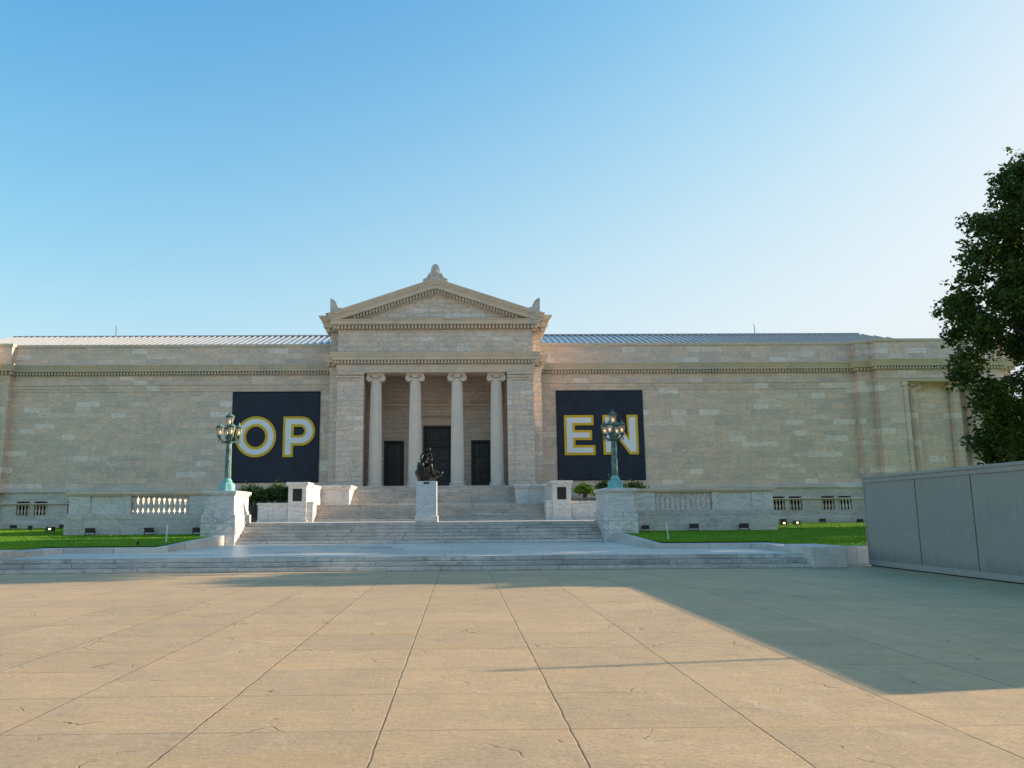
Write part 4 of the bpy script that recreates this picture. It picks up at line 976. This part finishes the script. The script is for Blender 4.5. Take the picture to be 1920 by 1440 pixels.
def tree(label, x, y, prof, mat, seed, nclump, per, clump_r, lsize, squash=1.0, group='trees beside the museum', extra=()):
    """prof: list of (z, radius) of the crown"""
    rg = np.random.default_rng(seed); t = empty('broadleaf_tree', label, 'tree', group, (x, y, 0))
    zs = [p[0] for p in prof]; rs = [p[1] for p in prof]; z0, z1 = zs[0], zs[-1]
    cl = []; tries = 0
    while len(cl) < nclump and tries < 40000:
        tries += 1
        z = rg.uniform(z0, z1); Rr = np.interp(z, zs, rs)
        if rg.random() > (Rr / max(rs)) ** 1.3 + .06: continue
        a = rg.uniform(0, 2 * math.pi); rr = Rr * math.sqrt(rg.uniform(.22, 1.0)) * (1 + .10 * math.sin(a * 3 + z) )
        c_ = np.array([rr * math.cos(a), rr * math.sin(a) * squash, z])
        cr = clump_r * rg.uniform(.6, 1.25)
        if all(np.linalg.norm(c_ - q[0]) > .45 * (cr + q[1]) for q in cl): cl.append((c_, cr))
    cl += [(np.array(q), clump_r * 1.0) for q in extra]
    P_ = []
    for c_, cr in cl:
        n = int(per * (cr / clump_r) ** 2)
        d = rg.normal(size=(n, 3)); d /= np.linalg.norm(d, axis=1)[:, None]
        r = cr * rg.random(n)[:, None] ** .45 * (1 + .25 * np.sin(d[:, :1] * 7 + c_[0]) )
        p = c_ + d * r * np.array([1, 1, .72]); p[:, 2] -= .15 * (r[:, 0] ** 2) / cr
        P_.append(p)
        # twigs sticking out of the clump
        for _ in range(5):
            dd = rg.normal(size=3); dd /= np.linalg.norm(dd); tt = rg.uniform(.8, 1.45, 14)[:, None] * cr
            P_.append(c_ + dd * tt * np.array([1, 1, .8]) + rg.normal(size=(14, 3)) * .09)
    leaf_mesh('crown', mat, np.concatenate(P_), lsize, rg, t)
    b = MB(); zt = z1 * .86; pts = [(0, 0, -.3), (.05, .02, z0 * .5), (-.1, .1, z0 + (z1 - z0) * .3), (.1, 0, z0 + (z1 - z0) * .6), (0, .1, zt)]; rr0 = .028 * z1
    b.tube(pts, [rr0 * 1.25, rr0, rr0 * .75, rr0 * .45, rr0 * .12], 10)
    sel = rg.permutation(len(cl))[:min(46, len(cl))]
    for q in sel:
        c_, cr = cl[q]; zr = max(z0 * .8, c_[2] - np.linalg.norm(c_[:2]) * .55); f = min(1, max(0, zr / zt)); st_ = Vector((0, .05, zr)); mid = st_.lerp(Vector(c_), .5) + Vector((0, 0, -.15 * np.linalg.norm(c_[:2]) * .3))
        w = rr0 * .38 * (1 - f * .6); b.tube([st_, mid, Vector(c_)], [w, w * .6, w * .15], 6)
    b.build('trunk', 'bark', t, smooth=True); return t
# big tree at the right of the picture: crown outline follows its bulges
def Rl(xl): return 33.2 - xl
tree('tall dark leafy tree rising behind the hoarding at the right edge', 36.4, 39.5,
     [(6.2, 3.4), (6.8, 6.0), (7.6, 8.2), (8.6, 8.0), (9.5, 7.4), (10.6, 7.8), (12.0, 8.1), (13.0, 7.6), (13.9, 7.4), (15.5, 7.1), (17.0, 6.7), (18.6, 5.6), (19.5, 5.2), (20.2, 4.2), (20.8, 2.6)], 'leaf', 21, 270, 560, 1.0, .135, squash=.82,
     extra=[(-8.9, 0, 8.6), (-8.3, -.8, 7.7), (-8.3, .6, 9.6), (-7.6, .2, 6.9), (-7.0, .5, 6.2), (-6.5, 0, 5.4), (-8.3, .5, 12.6), (-8.0, 0, 13.6), (-7.6, 0, 10.6), (-7.2, .2, 15.2), (-6.6, 0, 16.6), (-5.6, 0, 18.2), (-4.8, 0, 19.4)])
tree('lower bushy tree behind the hoarding, under the tall tree', 38.3, 45.0, [(1.8, 3.6), (3.2, 5.0), (5.5, 5.3), (7.0, 5.0), (8.2, 3.6)], 'leaf2', 22, 125, 600, 1.0, .135)
tree('spreading street tree beyond the hoarding that shades the plaza steps', 33.0, 28.6, [(6.2, 2.0), (7.2, 3.6), (8.6, 3.8), (10.0, 2.6), (11.0, 1.4)], 'leaf', 23, 46, 200, .9, .22)
tree('tall slim street tree beyond the hoarding', 36.5, 31.6, [(14.2, 1.2), (15.0, 2.4), (16.2, 2.4), (17.2, 1.0)], 'leaf', 25, 30, 220, .9, .22)

def shrub(label, x, y, z, w, h, mat, seed, n, ls, name='shrub', trunk=True, d=None):
    rg = np.random.default_rng(seed); t = empty(name, label, 'shrub', 'shrubs beside the entrance', (x, y, z)); d = d or w * .6; P_ = []; st_ = []
    for q in range(int(8 + w * 7)):
        cx = rg.uniform(-w / 2, w / 2) * .85; cy = rg.uniform(-d / 2, d / 2); cz = h * (.72 + .2 * rg.random()) * (1 - .35 * (abs(cx) / (w / 2)) ** 2); cr = h * rg.uniform(.16, .28); st_.append((cx, cy, cz))
        m_ = n // int(8 + w * 7); dd = rg.normal(size=(m_, 3)); dd /= np.linalg.norm(dd, axis=1)[:, None]; P_.append(np.array([cx, cy, cz]) + dd * cr * rg.random(m_)[:, None] ** .4 * np.array([1.5, 1.3, .8]))
        for _ in range(4):
            a = rg.normal(size=3); a /= np.linalg.norm(a); P_.append(np.array([cx, cy, cz]) + a * np.linspace(.8, 1.7, 9)[:, None] * cr + rg.normal(size=(9, 3)) * .02)
    leaf_mesh('foliage', mat, np.concatenate(P_), ls, rg, t, 2.2)
    b = MB()
    for k_ in range(5):
        cx, cy, cz = st_[k_ % len(st_)]; x0 = cx * .5; b.tube([(x0, cy * .3, 0), (x0 * 1.1, cy * .5, cz * .5), (cx, cy, cz)], [.05, .04, .015], 6)
    b.build('stems', 'bark', t); return t
shrub('dark feathery evergreen shrub behind the low wall, next to the left lamp pier', -11.9, 53.6, ZT + .3, 1.9, 2.0, 'yew', 31, 5200, .075)
shrub('dark feathery evergreen shrub against the left plaque pier', -10.1, 53.8, ZT + .3, 1.8, 2.05, 'yew', 32, 5200, .075)
shrub('bright fresh green shrub beside the right plaque pier', 10.15, 53.2, ZT + 1.2, 1.1, 1.05, 'fresh', 33, 3200, .09)
shrub('darker green shrub between the bright shrub and right lamp', 12.3, 55.5, ZT + 1.0, 1.9, 1.6, 'yew', 34, 3600, .08)
shrub('small dark shrub against the wing wall right of the right lamp', 14.3, 57.0, ZT + .9, 1.4, 1.6, 'yew', 37, 2000, .08)
for x, lab, s_ in ((-9.0, 'little potted plant sprouting on top of the left plaque pier', 35), (8.4, 'little plant sprouting behind the right plaque pier', 36)):
    t = empty('small_plant', lab, 'plant', 'small plants behind the plaque piers', (x + (.2 if x > 0 else .9), 53.3, 3.62)); rg = np.random.default_rng(s_); b = MB()
    for q in range(14):
        a = rg.uniform(0, 6.28); r = rg.uniform(.1, .32); hh = rg.uniform(.25, .55); b.tube([(0, 0, 0), (r * .4 * math.cos(a), r * .4 * math.sin(a), hh * .7), (r * math.cos(a), r * math.sin(a), hh)], [.018, .015, .003], 4)
    b.build('leaf_blades', 'yew', t)
# planter troughs under the right-hand shrubs
for x, w, y, lab in ((10.7, 2.9, 53.4, 'dark stone planter trough under the right-hand shrubs'), (-10.9, 3.6, 54.0, 'dark stone planter trough under the left-hand shrubs')):
    t = empty('planter', lab, 'planter', 'planters beside the entrance', (x, y, ZT)); b = MB(); hgt = 1.42 if x > 0 else .9
    b.box(-w / 2, w / 2, -.45, -.35, 0, hgt); b.box(-w / 2, w / 2, .35, .45, 0, hgt); b.box(-w / 2, -w / 2 + .1, -.35, .35, 0, hgt); b.box(w / 2 - .1, w / 2, -.35, .35, 0, hgt); b.build('trough', plain('planter_stone_%s' % ('r' if x > 0 else 'l'), (.13, .12, .11), .8), t, bevel=.01)
    b = MB(); b.box(-w / 2 + .1, w / 2 - .1, -.35, .35, 0, hgt - .08); b.build('soil', 'bark', t)
